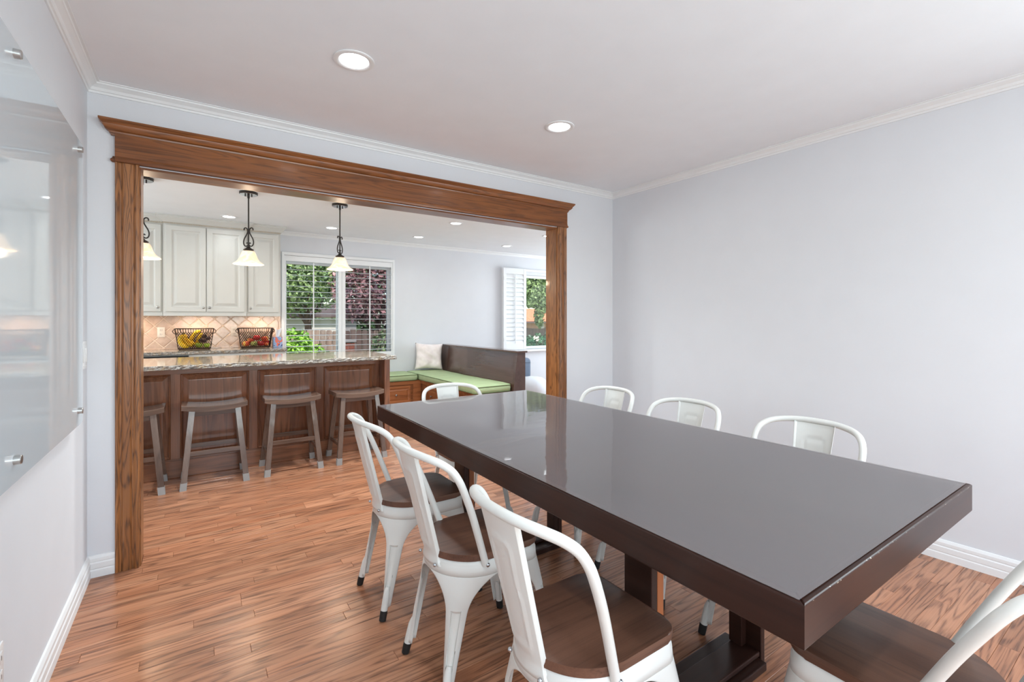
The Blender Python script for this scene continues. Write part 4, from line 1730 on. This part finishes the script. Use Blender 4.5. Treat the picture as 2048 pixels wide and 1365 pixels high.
def louvre_mesh(L, w=.080, th=.0085):
    q = MB()
    ring = [(w / 2 * math.cos(2 * PI * k / 12), th / 2 * math.sin(2 * PI * k / 12)) for k in range(12)]
    q.loft([[(-L / 2, a, b) for a, b in ring], [(L / 2, a, b) for a, b in ring]])
    me = bpy.data.meshes.new('louver')
    bmesh.ops.recalc_face_normals(q.bm, faces=q.bm.faces[:])
    q.bm.to_mesh(me)
    q.bm.free()
    me.shade_smooth()
    me.set_sharp_from_angle(angle=math.radians(50))
    me.materials.append(M['shutter'])
    return me


def shutter(label, x0, x1, z0, z1, y, tilt, sl, sr, rail_b, rail_t, rod=True, hinge_rot=0, group=None, pitch=.0745, hinge_right=False):
    """plantation shutter panel hinged at x0: stiles, rails, louvers, tilt rod"""
    t = thing('window_shutter', label, 'shutter', (x0, y, z0), group)
    obj('stile', MB().box(x0, x0 + sl, y - .014, y + .014, z0, z1, .002), M['shutter'], t, angle=30)
    obj('stile', MB().box(x1 - sr, x1, y - .014, y + .014, z0, z1, .002), M['shutter'], t, angle=30)
    obj('rail', MB().box(x0 + sl, x1 - sr, y - .012, y + .012, z0, z0 + rail_b, .002), M['shutter'], t, angle=30)
    obj('rail', MB().box(x0 + sl, x1 - sr, y - .012, y + .012, z1 - rail_t, z1, .002), M['shutter'], t, angle=30)
    za, zb = z0 + rail_b, z1 - rail_t
    n = int(round((zb - za) / pitch))
    me = louvre_mesh(x1 - sr - x0 - sl - .002)
    for k in range(n):
        o = bpy.data.objects.new('louver', me)
        COL.objects.link(o)
        o.parent = t
        o.location = Vector(((x0 + sl + x1 - sr) / 2, y, za + (k + .5) * (zb - za) / n)) - Vector((x0, y, z0))
        o.rotation_euler = (math.radians(tilt), 0, 0)
    if rod:
        yr = y - .046 * max(.35, math.cos(math.radians(tilt))) - .008
        obj('tilt_rod', MB().box((x0 + x1) / 2 - .007 + (sl - sr) / 2, (x0 + x1) / 2 + .007 + (sl - sr) / 2, yr - .006, yr + .006, za + .02, zb - .01, .002), M['shutter'], t, angle=30)
    for zz in (z0 + .18, z1 - .18):
        hx = x1 - .002 if hinge_right else x0 + .002
        obj('hinge', MB().tube([(hx, y - .0185, zz - .03), (hx, y - .0185, zz + .03)], .004, 8), M['white_plastic'], t)
    t.rotation_euler = (0, 0, hinge_rot)
    return t


def window(name, W_, mull, panes, cy0):
    """sash frame in the wall opening, panes of glass, inner sill and casing"""
    x0, x1, z0, z1 = W_
    q = MB()
    f = .045
    ya, yb_ = WK + .085, WK + .125
    q.box(x0, x0 + f, ya, yb_, z0, z1).box(x1 - f, x1, ya, yb_, z0, z1)
    q.box(x0 + f, x1 - f, ya, yb_, z0, z0 + f).box(x0 + f, x1 - f, ya, yb_, z1 - f, z1)
    for a in mull:
        q.box(a - .038, a + .038, ya - .006, yb_ - .001, z0 + f, z1 - f)
    w = struct(obj(name, q, M['shutter'], smooth=False))
    ed = [x0 + f, *[v for a in mull for v in (a - .038, a + .038)], x1 - f]
    for k, g in zip(range(0, len(ed), 2), panes):
        obj('pane', MB().box(ed[k], ed[k + 1], WK + .103, WK + .107, z0 + f, z1 - f), M[g], w, smooth=False)
    q = MB()
    c0, c1 = .028, .026
    zt = z1 + .095
    q.box(x0 - c0, x0 + .0, cy0, WK, z0 - .02, zt, .002).box(x1, x1 + c0, cy0, WK, z0 - .02, zt, .002)
    q.box(x0, x1, cy0, WK, z1 + .055, zt, .002)
    obj('shutter_frame', q, M['shutter'], w, angle=30)
    return w


w1 = window('window_1', W1, (1.690,), ('glass', 'screen_glass'), 6.712)
obj('sill', MB().box(.93, 2.46, 6.69, WK + .085, .720, .745, .004), M['shutter'], w1, angle=30)
SHG = 'louvered shutters on the kitchen window'
shutter('open louvered shutter, left panel of the kitchen window by the cabinets', .9655, 1.6955, .748, 2.112, 6.732, 3, .020, .046, .055, .072, True, 0, SHG)
shutter('open louvered shutter, right panel of the kitchen window toward the bench', 1.6985, 2.4245, .748, 2.112, 6.732, -1, .046, .022, .055, .072, True, 0, SHG, hinge_right=True)
w2 = window('window_2', W2, (5.62,), ('glass', 'glass'), 6.712)
obj('sill', MB().box(4.38, 6.26, 6.655, WK + .085, .706, .745, .008), M['shutter'], w2, angle=30)
shutter('closed louvered shutter folded over the left of the living window', 4.350, 4.818, .750, 2.160, 6.672, 74, .055, .055, .09, .10, True, math.radians(-1.5))

# ------------------------------------------------------------------ breakfast bench (an L shaped settle)
bn = thing('corner_bench', 'dark wooden corner bench with panelled back and drawers below', 'bench', (2.9, 5.7, 0))
obj('base', MB().box(1.62, 2.69, 6.275, WK - .001, 0, .405).box(2.69, 3.15, 4.635, WK - .001, 0, .405), M['bench_wood'], bn, smooth=False)
obj('front_rail', MB().box(1.62, 2.676, 6.258, 6.2745, .355, .405, .002), M['bench_wood'], bn, angle=30)
obj('front_rail', MB().box(2.674, 2.6895, 4.635, 6.258, .355, .405, .002), M['bench_wood'], bn, angle=30)
obj('corner_post', MB().box(2.56, 2.676, 6.262, 6.2745, 0, .355, .002), M['bench_wood'], bn, angle=30)


def bench_drawer(a0, a1, z0, z1, on_x):
    st = ((0, 0), (0, .014), (.004, .018), (.026, .018), (.032, .010), (.040, .009), (.058, .015), (.062, .0155))
    q = MB()
    rings = []
    for ins, dep in st:
        R_ = [(a0 + ins, z0 + ins), (a1 - ins, z0 + ins), (a1 - ins, z1 - ins), (a0 + ins, z1 - ins)]
        rings.append([(u, 6.2745 - dep, z) for u, z in R_] if not on_x else [(2.6895 - dep, u, z) for u, z in R_])
    q.loft(rings)
    d = obj('drawer', q, M['bench_wood'], bn, smooth=False)
    P = [(.007, 0), (.006, .008), (.011, .014), (.015, .020), (.014, .026), (.008, .029), (.001, .030)]
    e = MB()
    cu, cz = (a0 + a1) / 2, (z0 + z1) / 2
    if on_x:
        e.loft([[(2.6895 - .015 - dd, cu + r * math.cos(2 * PI * k / 14), cz + r * math.sin(2 * PI * k / 14)) for k in range(14)] for r, dd in P])
    else:
        e.loft([[(cu + r * math.cos(2 * PI * k / 14), 6.2745 - .015 - dd, cz + r * math.sin(2 * PI * k / 14)) for k in range(14)] for r, dd in P])
    obj('knob', e, M['nickel'], d)


for a0, a1 in ((2.09, 2.52), (1.64, 2.05)):
    bench_drawer(a0, a1, .105, .335, False)
for a0, a1 in ((5.62, 6.16), (5.13, 5.58), (4.68, 5.09)):
    bench_drawer(a0, a1, .105, .335, True)
q = MB()
q.loft([[(3.158, 4.652, .405), (3.222, 4.652, .866), (3.245, 4.652, .866), (3.190, 4.652, .405)], [(3.158, WK - .002, .405), (3.222, WK - .002, .866), (3.245, WK - .002, .866), (3.190, WK - .002, .405)]])
obj('back_panel', q, M['bench_dark'], bn, smooth=False)
q = MB()
A = [(3.135, 0), (3.328, 0), (3.328, .866), (3.214, .866), (3.150, .405)]
q.loft([[(x, 4.612, z) for x, z in A], [(x, 4.651, z) for x, z in A]])
obj('end_panel', q, M['bench_dark'], bn, smooth=False)
obj('rear_panel', MB().box(3.305, 3.328, 4.652, WK - .002, 0, .866), M['bench_dark'], bn, smooth=False)
obj('cap_rail', MB().box(3.196, 3.348, 4.592, WK - .002, .8665, .888, .004), M['bench_dark'], bn, angle=30)


def cushion(name, poly, z0, z1, lab, cat, grp):
    q = MB()
    n = len(poly)
    cx, cy = sum(p[0] for p in poly) / n, sum(p[1] for p in poly) / n
    # subdivide the outline, then stack rings that bulge
    out = []
    for i in range(n):
        a, b = Vector(poly[i]), Vector(poly[(i + 1) % n])
        L = (b - a).length
        m = max(2, int(L / .05))
        r = .03
        for k in range(m):
            out.append(a + (b - a) * ((r + (L - 2 * r) * (k / (m - 1))) / L))
    cen = Vector((cx, cy))

    def ring(ins, z, wob=0.0):
        R_ = []
        for k, p in enumerate(out):
            d = (p - cen)
            l = d.length
            pp = cen + d * max(0, (l - ins) / l)
            R_.append((pp.x, pp.y, z + wob * math.sin(k * .55)))
        return R_
    zm = (z0 + z1) / 2
    q.loft([ring(.02, z0), ring(.004, z0 + .012), ring(-.004, zm), ring(.003, z1 - .012, .001), ring(.02, z1 - .001, .001), ring(.12, z1 + .008)])
    o = obj(name, q, M['green'], at=(cx, cy, z0), angle=70)
    tag(o, lab, cat, grp)
    for zz in (z0 + .010, z1 - .010):
        obj('piping', MB().tube(ring(.000, zz), .0045, 6, closed=True), M['piping'], o)
    return o


cushion('bench_cushion', [(1.62, 6.245), (2.630, 6.245), (2.630, 6.742), (1.62, 6.742)], .4065, .496, 'sage green seat cushion on the bench\'s short arm, behind the island', 'cushion', 'green bench cushions')
cushion('bench_cushion', [(2.646, 4.640), (3.150, 4.640), (3.150, 6.742), (2.646, 6.742)], .4065, .496, 'long sage green seat cushion in front of the dark bench back', 'cushion', 'green bench cushions')

# throw pillow leaning in the corner
q = MB()
n = 20
front, back = [], []
for j in range(n + 1):
    fr, bk_ = [], []
    for i in range(n + 1):
        u, v = -1 + 2 * i / n, -1 + 2 * j / n
        e = (max(0, 1 - u ** 4) * max(0, 1 - v ** 4)) ** .55
        pin = 1 - .09 * (1 - (u * u) * (v * v)) * (abs(u) ** 6 + abs(v) ** 6) * .5
        X, Z = .212 * u * (1 - .11 * (1 - v * v) * u * u), .205 * v * (1 - .10 * (1 - u * u) * v * v)
        wr = .014 * math.sin(6 * u + 4 * v + 2 * math.sin(4 * v)) * e + .006 * math.sin(11 * u * v + 2 * v)* e
        fr.append((X, -.068 * e - wr, Z))
        bk_.append((X, .068 * e, Z))
    front.append(fr)
    back.append(bk_)
bm = q.bm
mat4 = Matrix.Translation((2.950, 6.595, .712)) @ Matrix.Rotation(math.radians(-14), 4, 'Z') @ Matrix.Rotation(math.radians(-14), 4, 'X') @ Matrix.Rotation(math.radians(3), 4, 'Y')
GF = [[bm.verts.new(mat4 @ Vector(p)) for p in r] for r in front]
GB = [[(GF[j][i] if i in (0, n) or j in (0, n) else bm.verts.new(mat4 @ Vector(back[j][i]))) for i in range(n + 1)] for j in range(n + 1)]
for G_ in (GF, GB):
    for j in range(n):
        for i in range(n):
            bm.faces.new((G_[j][i], G_[j][i + 1], G_[j + 1][i + 1], G_[j + 1][i]))
o = obj('throw_pillow', q, M['pillow'], at=(2.95, 6.6, .5), angle=120)
tag(o, 'blush satin throw pillow propped in the corner of the green bench', 'pillow')

# seats of the living area beyond the bench
q = MB()
rings = []
for k in range(15):
    v = k / 14
    a = -PI / 2 * .8 + PI * .9 * v
    r = .275 * max(.02, math.cos(a)) ** .6
    z = .19 + .20 * math.sin(a) / .95
    rings.append([(4.245 + (r + .012 * math.sin(5 * t + 3 * v) * (v < .95)) * math.cos(t), 5.72 + (r + .012 * math.sin(4 * t + v * 5)) * math.sin(t), max(0.002, z)) for t in [2 * PI * m / 32 for m in range(32)]])
q.loft(rings)
o = obj('bean_bag', q, M['bean'], at=(4.245, 5.72, 0), angle=120)
tag(o, 'white rounded bean bag on the floor beyond the bench end', 'bean bag')
obj('top_seam', MB().tube([(4.245 + .11 * math.cos(t), 5.72 + .11 * math.sin(t), .382) for t in [2 * PI * m / 24 for m in range(24)]], .005, 6, closed=True), M['bean'], o)
ac = thing('padded_chair', 'slate blue padded chair back behind the white bean bag', 'chair', (4.40, 6.30, 0))
obj('backrest', MB().box(4.16, 4.585, 6.16, 6.40, .30, .645, .07, 4), M['slate'], ac, angle=60)
obj('seat', MB().box(4.16, 4.56, 6.02, 6.42, .02, .31, .06, 4), M['slate'], ac, angle=60)
obj('seam', MB().tube([(4.20, 6.158, .575), (4.38, 6.153, .580), (4.54, 6.158, .572), (4.587, 6.22, .568), (4.588, 6.34, .568)], .005, 6), M['slate'], ac)
o = obj('floor_cushion', MB().box(4.55, 5.05, 5.55, 6.0, .001, .175, .03, 3), M['navy'], at=(4.8, 5.8, 0), angle=60)
tag(o, 'dull blue floor cushion just left of the oak right jamb', 'cushion')

# ------------------------------------------------------------------ the garden outside
GZ = -.55
struct(obj('ground', MB().box(-20, 60, WK + .17, 70, GZ - .2, GZ), M['lawn'], smooth=False))


def leaf_cloud(blobs, n, size, seed, flat=.5):
    """leaf quads scattered on the skins of a few ellipsoids"""
    rng = np.random.default_rng(seed)
    w = np.array([b[3] * b[4] * 1.0 for b in blobs])
    idx = rng.choice(len(blobs), n, p=w / w.sum())
    B = np.array(blobs)[idx]
    d = rng.normal(size=(n, 3))
    d /= np.linalg.norm(d, axis=1)[:, None]
    rad = rng.uniform(.72, 1.06, n)
    c_ = B[:, :3] + d * B[:, 3:6] * rad[:, None]
    nrm = d + rng.normal(size=(n, 3)) * .7 + np.array([0, 0, flat])
    nrm /= np.linalg.norm(nrm, axis=1)[:, None]
    t1 = np.cross(nrm, rng.normal(size=(n, 3)))
    t1 /= np.linalg.norm(t1, axis=1)[:, None]
    t2 = np.cross(nrm, t1)
    s = size * rng.uniform(.6, 1.3, n)[:, None]
    P = np.stack([c_ - t1 * s, c_ + t2 * s * .5, c_ + t1 * s, c_ - t2 * s * .5], 1).reshape(-1, 3)
    P[:, 2] = np.maximum(P[:, 2], GZ + .01)
    q = bpy.data.meshes.new('foliage')
    q.from_pydata(P.tolist(), [], (np.arange(n * 4).reshape(-1, 4)).tolist())
    return q


def tree(name, lab, cat, x, y, trunk, blobs, n, size, m, seed, grp=None):
    t = thing(name, lab, cat, (x, y, GZ), grp)
    if trunk:
        r, h = trunk
        q = MB().tube([(x, y, GZ), (x + .05, y, GZ + h * .5), (x - .04, y + .05, GZ + h)], [r, r * .75, r * .5], 10)
        for a in range(3):
            q.tube([(x - .02, y, GZ + h * .7), (x + .9 * math.cos(a * 2.1 + .5), y + .5 * math.sin(a * 2.1), GZ + h * 1.25)], [r * .4, r * .15], 6)
        obj('trunk', q, M['bark'], t)
    else:
        q = MB()
        for a in range(4):
            q.tube([(x + .06 * a, y, GZ), (x + .25 * (a - 1.5), y + .1, blobs[0][2])], [.03, .012], 6)
        obj('stems', q, M['bark'], t)
    me = leaf_cloud(blobs, n, size, seed)
    me.materials.append(m)
    o = bpy.data.objects.new('foliage', me)
    COL.objects.link(o)
    o.parent = t
    o.location = -Vector((x, y, GZ))
    o['kind'] = 'stuff'
    return t


tree('leafy_tree', 'tall green tree filling the kitchen window\'s left panel', 'tree', 3.05, 16.4, (.16, 2.4), [(2.8, 16.4, 2.8, 1.6, 1.2, 1.3), (1.9, 16.8, 2.3, 1.3, 1.0, 1.1), (3.9, 16.2, 3.3, 1.2, 1.0, 1.4), (3.0, 16.5, 4.6, 1.8, 1.2, 1.3)], 9000, .085, M['leaf_green'], 1)
tree('plum_tree', 'reddish plum tree seen through the kitchen window\'s right panel', 'tree', 4.35, 13.2, (.12, 1.9), [(4.2, 13.2, 2.4, 1.15, .9, 1.2), (3.7, 13.1, 1.9, .6, .6, .7), (4.9, 13.3, 2.0, .7, .6, .9), (4.3, 13.2, 3.6, 1.3, 1.0, 1.0)], 7000, .075, M['leaf_plum'], 2)
tree('round_shrub', 'bright green shrub low in the kitchen window\'s left panel', 'shrub', 1.65, 9.4, None, [(1.55, 9.4, .35, .62, .5, .55), (1.45, 9.5, .75, .42, .4, .36), (1.95, 9.4, .1, .45, .4, .5)], 4200, .055, M['leaf_lime'], 3)
tree('small_shrub', 'green shrub in front of the fence, right side of the kitchen window', 'shrub', 3.72, 10.9, None, [(3.75, 10.9, .55, .36, .36, .5), (3.85, 10.9, .1, .4, .4, .5)], 1500, .05, M['leaf_green'], 4)
tree('maple_tree', 'green maple hanging into the living window beside the oak jamb', 'tree', 11.6, 13.3, (.16, 1.9), [(9.82, 13.2, 2.45, .52, .25, .75), (10.14, 13.2, 1.45, .17, .2, .45), (10.2, 13.3, 2.8, .9, .3, 1.1), (10.3, 13.2, 1.95, .25, .25, .35), (11.2, 13.3, 2.6, 1.2, .3, 1.3)], 9000, .075, M['leaf_green'], 5)
for k, (x, y, s, m, lab) in enumerate(((2.0, 24, 3.0, 'leaf_dark', 'dark tree beyond the fence, furthest left in the kitchen window'),
                                       (7.6, 32, 3.4, 'leaf_dark', 'dark tree beyond the fence behind the plum tree'),
                                       (12.6, 24, 3.2, 'leaf_dark', 'dark tree beyond the fence between the two windows'),
                                       (17.0, 33, 3.4, 'leaf_dark', 'dark tree behind the orange roof, left in the living window'),
                                       (24.0, 27.5, 3.4, 'leaf_dark', 'dark tree behind the orange roof, right in the living window'))):
    tree('background_tree', lab, 'tree', x, y, (.25, 2.5), [(x, y, 2.6, s, 1.6, 2.8), (x - s * .5, y + .5, 4.6, s * .8, 1.5, 2.2), (x + s * .5, y + .3, 5.4, s * .8, 1.5, 2.4), (x, y, .6, s, 1.2, 1.4)], 3600, .26, M[m], 20 + k, 'trees beyond the garden fence')
# clipped hedge with one cream bloom
tree('hedge', 'dark green hedge under the living window view', 'hedge', 9.9, 12.2, None, [(8.6, 12.2, .25, .8, .45, .55), (9.6, 12.2, .28, .9, .45, .55), (10.6, 12.2, .25, .9, .45, .55), (11.4, 12.2, .25, .8, .45, .55)], 6500, .05, M['leaf_hedge'], 8)
t = thing('garden_flower', 'cream flower cluster standing in front of the hedge', 'flower', (8.72, 11.5, GZ))
obj('stem', MB().tube([(8.72, 11.5, GZ), (8.72, 11.5, .68)], .012, 6), M['bark'], t)
fr_ = random.Random(2)
q = MB()
for k in range(18):
    c_ = Vector((8.72 + fr_.uniform(-.09, .09), 11.50 + fr_.uniform(-.05, .05), .69 + fr_.uniform(-.06, .08)))
    q.sphere(c_, .024, 6, 4, (1, .6, .8))
o = obj('petals', q, M['flower'], t)
o['kind'] = 'stuff'


def picket_fence(name, lab, x0, x1, y, top, w):
    t = thing(name, lab, 'fence', ((x0 + x1) / 2, y, GZ))
    n = int((x1 - x0) / w)
    mesh = None
    pr = random.Random(int(x0 * 10))
    for k in range(n):
        a = x0 + k * w
        if mesh is None:
            q = MB()
            q.loft([[(-w / 2 + .006, -.009, GZ), (w / 2 - .006, -.009, GZ), (w / 2 - .006, .009, GZ), (-w / 2 + .006, .009, GZ)], [(-w / 2 + .006, -.009, top - .03), (w / 2 - .006, -.009, top - .03), (w / 2 - .006, .009, top - .03), (-w / 2 + .006, .009, top - .03)], [(-w / 2 + .03, -.009, top), (w / 2 - .03, -.009, top), (w / 2 - .03, .009, top), (-w / 2 + .03, .009, top)]])
            mesh = bpy.data.meshes.new('picket')
            bmesh.ops.recalc_face_normals(q.bm, faces=q.bm.faces[:])
            q.bm.to_mesh(mesh)
            q.bm.free()
            mesh.materials.append(M['fence'])
        o = bpy.data.objects.new('picket', mesh)
        COL.objects.link(o)
        o.parent = t
        o.location = Vector((a + w / 2, y + pr.uniform(-.006, .006), pr.uniform(-.03, .03))) - Vector(((x0 + x1) / 2, y, GZ))
    for zz in (GZ + .4, top - .35):
        obj('fence_rail', MB().box(x0, x1, y + .016, y + .06, zz, zz + .09), M['fence'], t, smooth=False)
    return t


picket_fence('wooden_fence', 'weathered picket fence behind the shrubs in the kitchen window', 1.2, 5.2, 12.0, 1.02, .145)
picket_fence('wooden_fence', 'weathered picket fence above the hedge in the living window', 8.4, 13.2, 14.0, .98, .145)

# brick pillar
bp = thing('brick_pillar', 'red brick garden pillar with a pale cap, outside the kitchen window', 'pillar', (2.665, 10.1, GZ))
obj('core', MB().box(2.555, 2.775, 9.99, 10.21, GZ, .80), M['mortar'], bp, smooth=False)
obj('cap', MB().box(2.52, 2.81, 9.955, 10.245, .80, .85, .008), M['mortar'], bp, angle=30)
bms = {}
z = GZ + .005
cse = 0
while z < .785:
    off = (cse % 2) * .5
    xx = 2.550 - off * .11
    while xx < 2.78:
        a, b = max(2.547, xx), min(2.783, xx + .112)
        if b - a > .02:
            k = round(b - a, 3)
            if k not in bms:
                q = MB().box(-k / 2 + .004, k / 2 - .004, -.006, .02, 0, .058)
                me = bpy.data.meshes.new('brick')
                q.bm.to_mesh(me)
                q.bm.free()
                me.materials.append(M['brick'])
                bms[k] = me
            o = bpy.data.objects.new('brick', bms[k])
            COL.objects.link(o)
            o.parent = bp
            o.location = Vector(((a + b) / 2, 9.986, z)) - bp.location
        xx += .115
    z += .067
    cse += 1

# neighbouring buildings
ns = thing('neighbour_shed', 'pale low shed wall beyond the fence in the kitchen window', 'shed', (3.4, 19.5, GZ))
for k in range(7):
    obj('wall_board', MB().box(1.8, 5.5, 19.5 + .004 * (k % 2), 21, GZ + k * .27, GZ + k * .27 + .262), M['pale_siding'], ns, smooth=False)
q = MB().loft([[(1.6, 19.2, 1.36), (5.7, 19.2, 1.36), (5.7, 19.2, 1.42), (1.6, 19.2, 1.42)], [(1.6, 21.2, 1.9), (5.7, 21.2, 1.9), (5.7, 21.2, 1.96), (1.6, 21.2, 1.96)]])
obj('roof', q, M['gutter'], ns, smooth=False)
ng = thing('neighbour_garage', 'tan garage with orange shingle roof in the living window', 'garage', (15.5, 21, GZ))
for k in range(26):
    a = 12.6 + k * .125
    obj('siding_board', MB().box(a, a + .119, 20.5 - .004 * (k % 2), 20.7, GZ, 1.13), M['siding'], ng, smooth=False)
obj('corner_trim', MB().box(15.85, 16.05, 20.46, 20.7, GZ, 1.13), M['pale_siding'], ng, smooth=False)
obj('wall', MB().box(16.05, 19.0, 20.5, 20.7, GZ, 1.13), M['siding'], ng, smooth=False)
obj('gutter', MB().box(12.3, 19.4, 20.02, 20.16, 1.10, 1.20), M['gutter'], ng, smooth=False)
sr_ = random.Random(8)
q = MB()
for r in range(9):
    y0, z0_ = 20.1 + r * .19, 1.20 + r * .078
    a = 12.3 - sr_.uniform(0, .3)
    while a < 19.4:
        wv = sr_.uniform(.22, .34)
        zz = z0_ + sr_.uniform(0, .008)
        q.loft([[(a, y0, zz), (a + wv - .012, y0, zz), (a + wv - .012, y0, zz + .022), (a, y0, zz + .022)], [(a, y0 + .2, zz + .076), (a + wv - .012, y0 + .2, zz + .076), (a + wv - .012, y0 + .2, zz + .098), (a, y0 + .2, zz + .098)]])
        a += wv
o = obj('shingles', q, M['shingle'], ng, smooth=False)
o['kind'] = 'stuff'
obj('roof_deck', MB().loft([[(12.3, 20.1, 1.15), (19.4, 20.1, 1.15), (19.4, 20.1, 1.198), (12.3, 20.1, 1.198)], [(12.3, 21.8, 1.85), (19.4, 21.8, 1.85), (19.4, 21.8, 1.90), (12.3, 21.8, 1.90)]]), M['gutter'], ng, smooth=False)
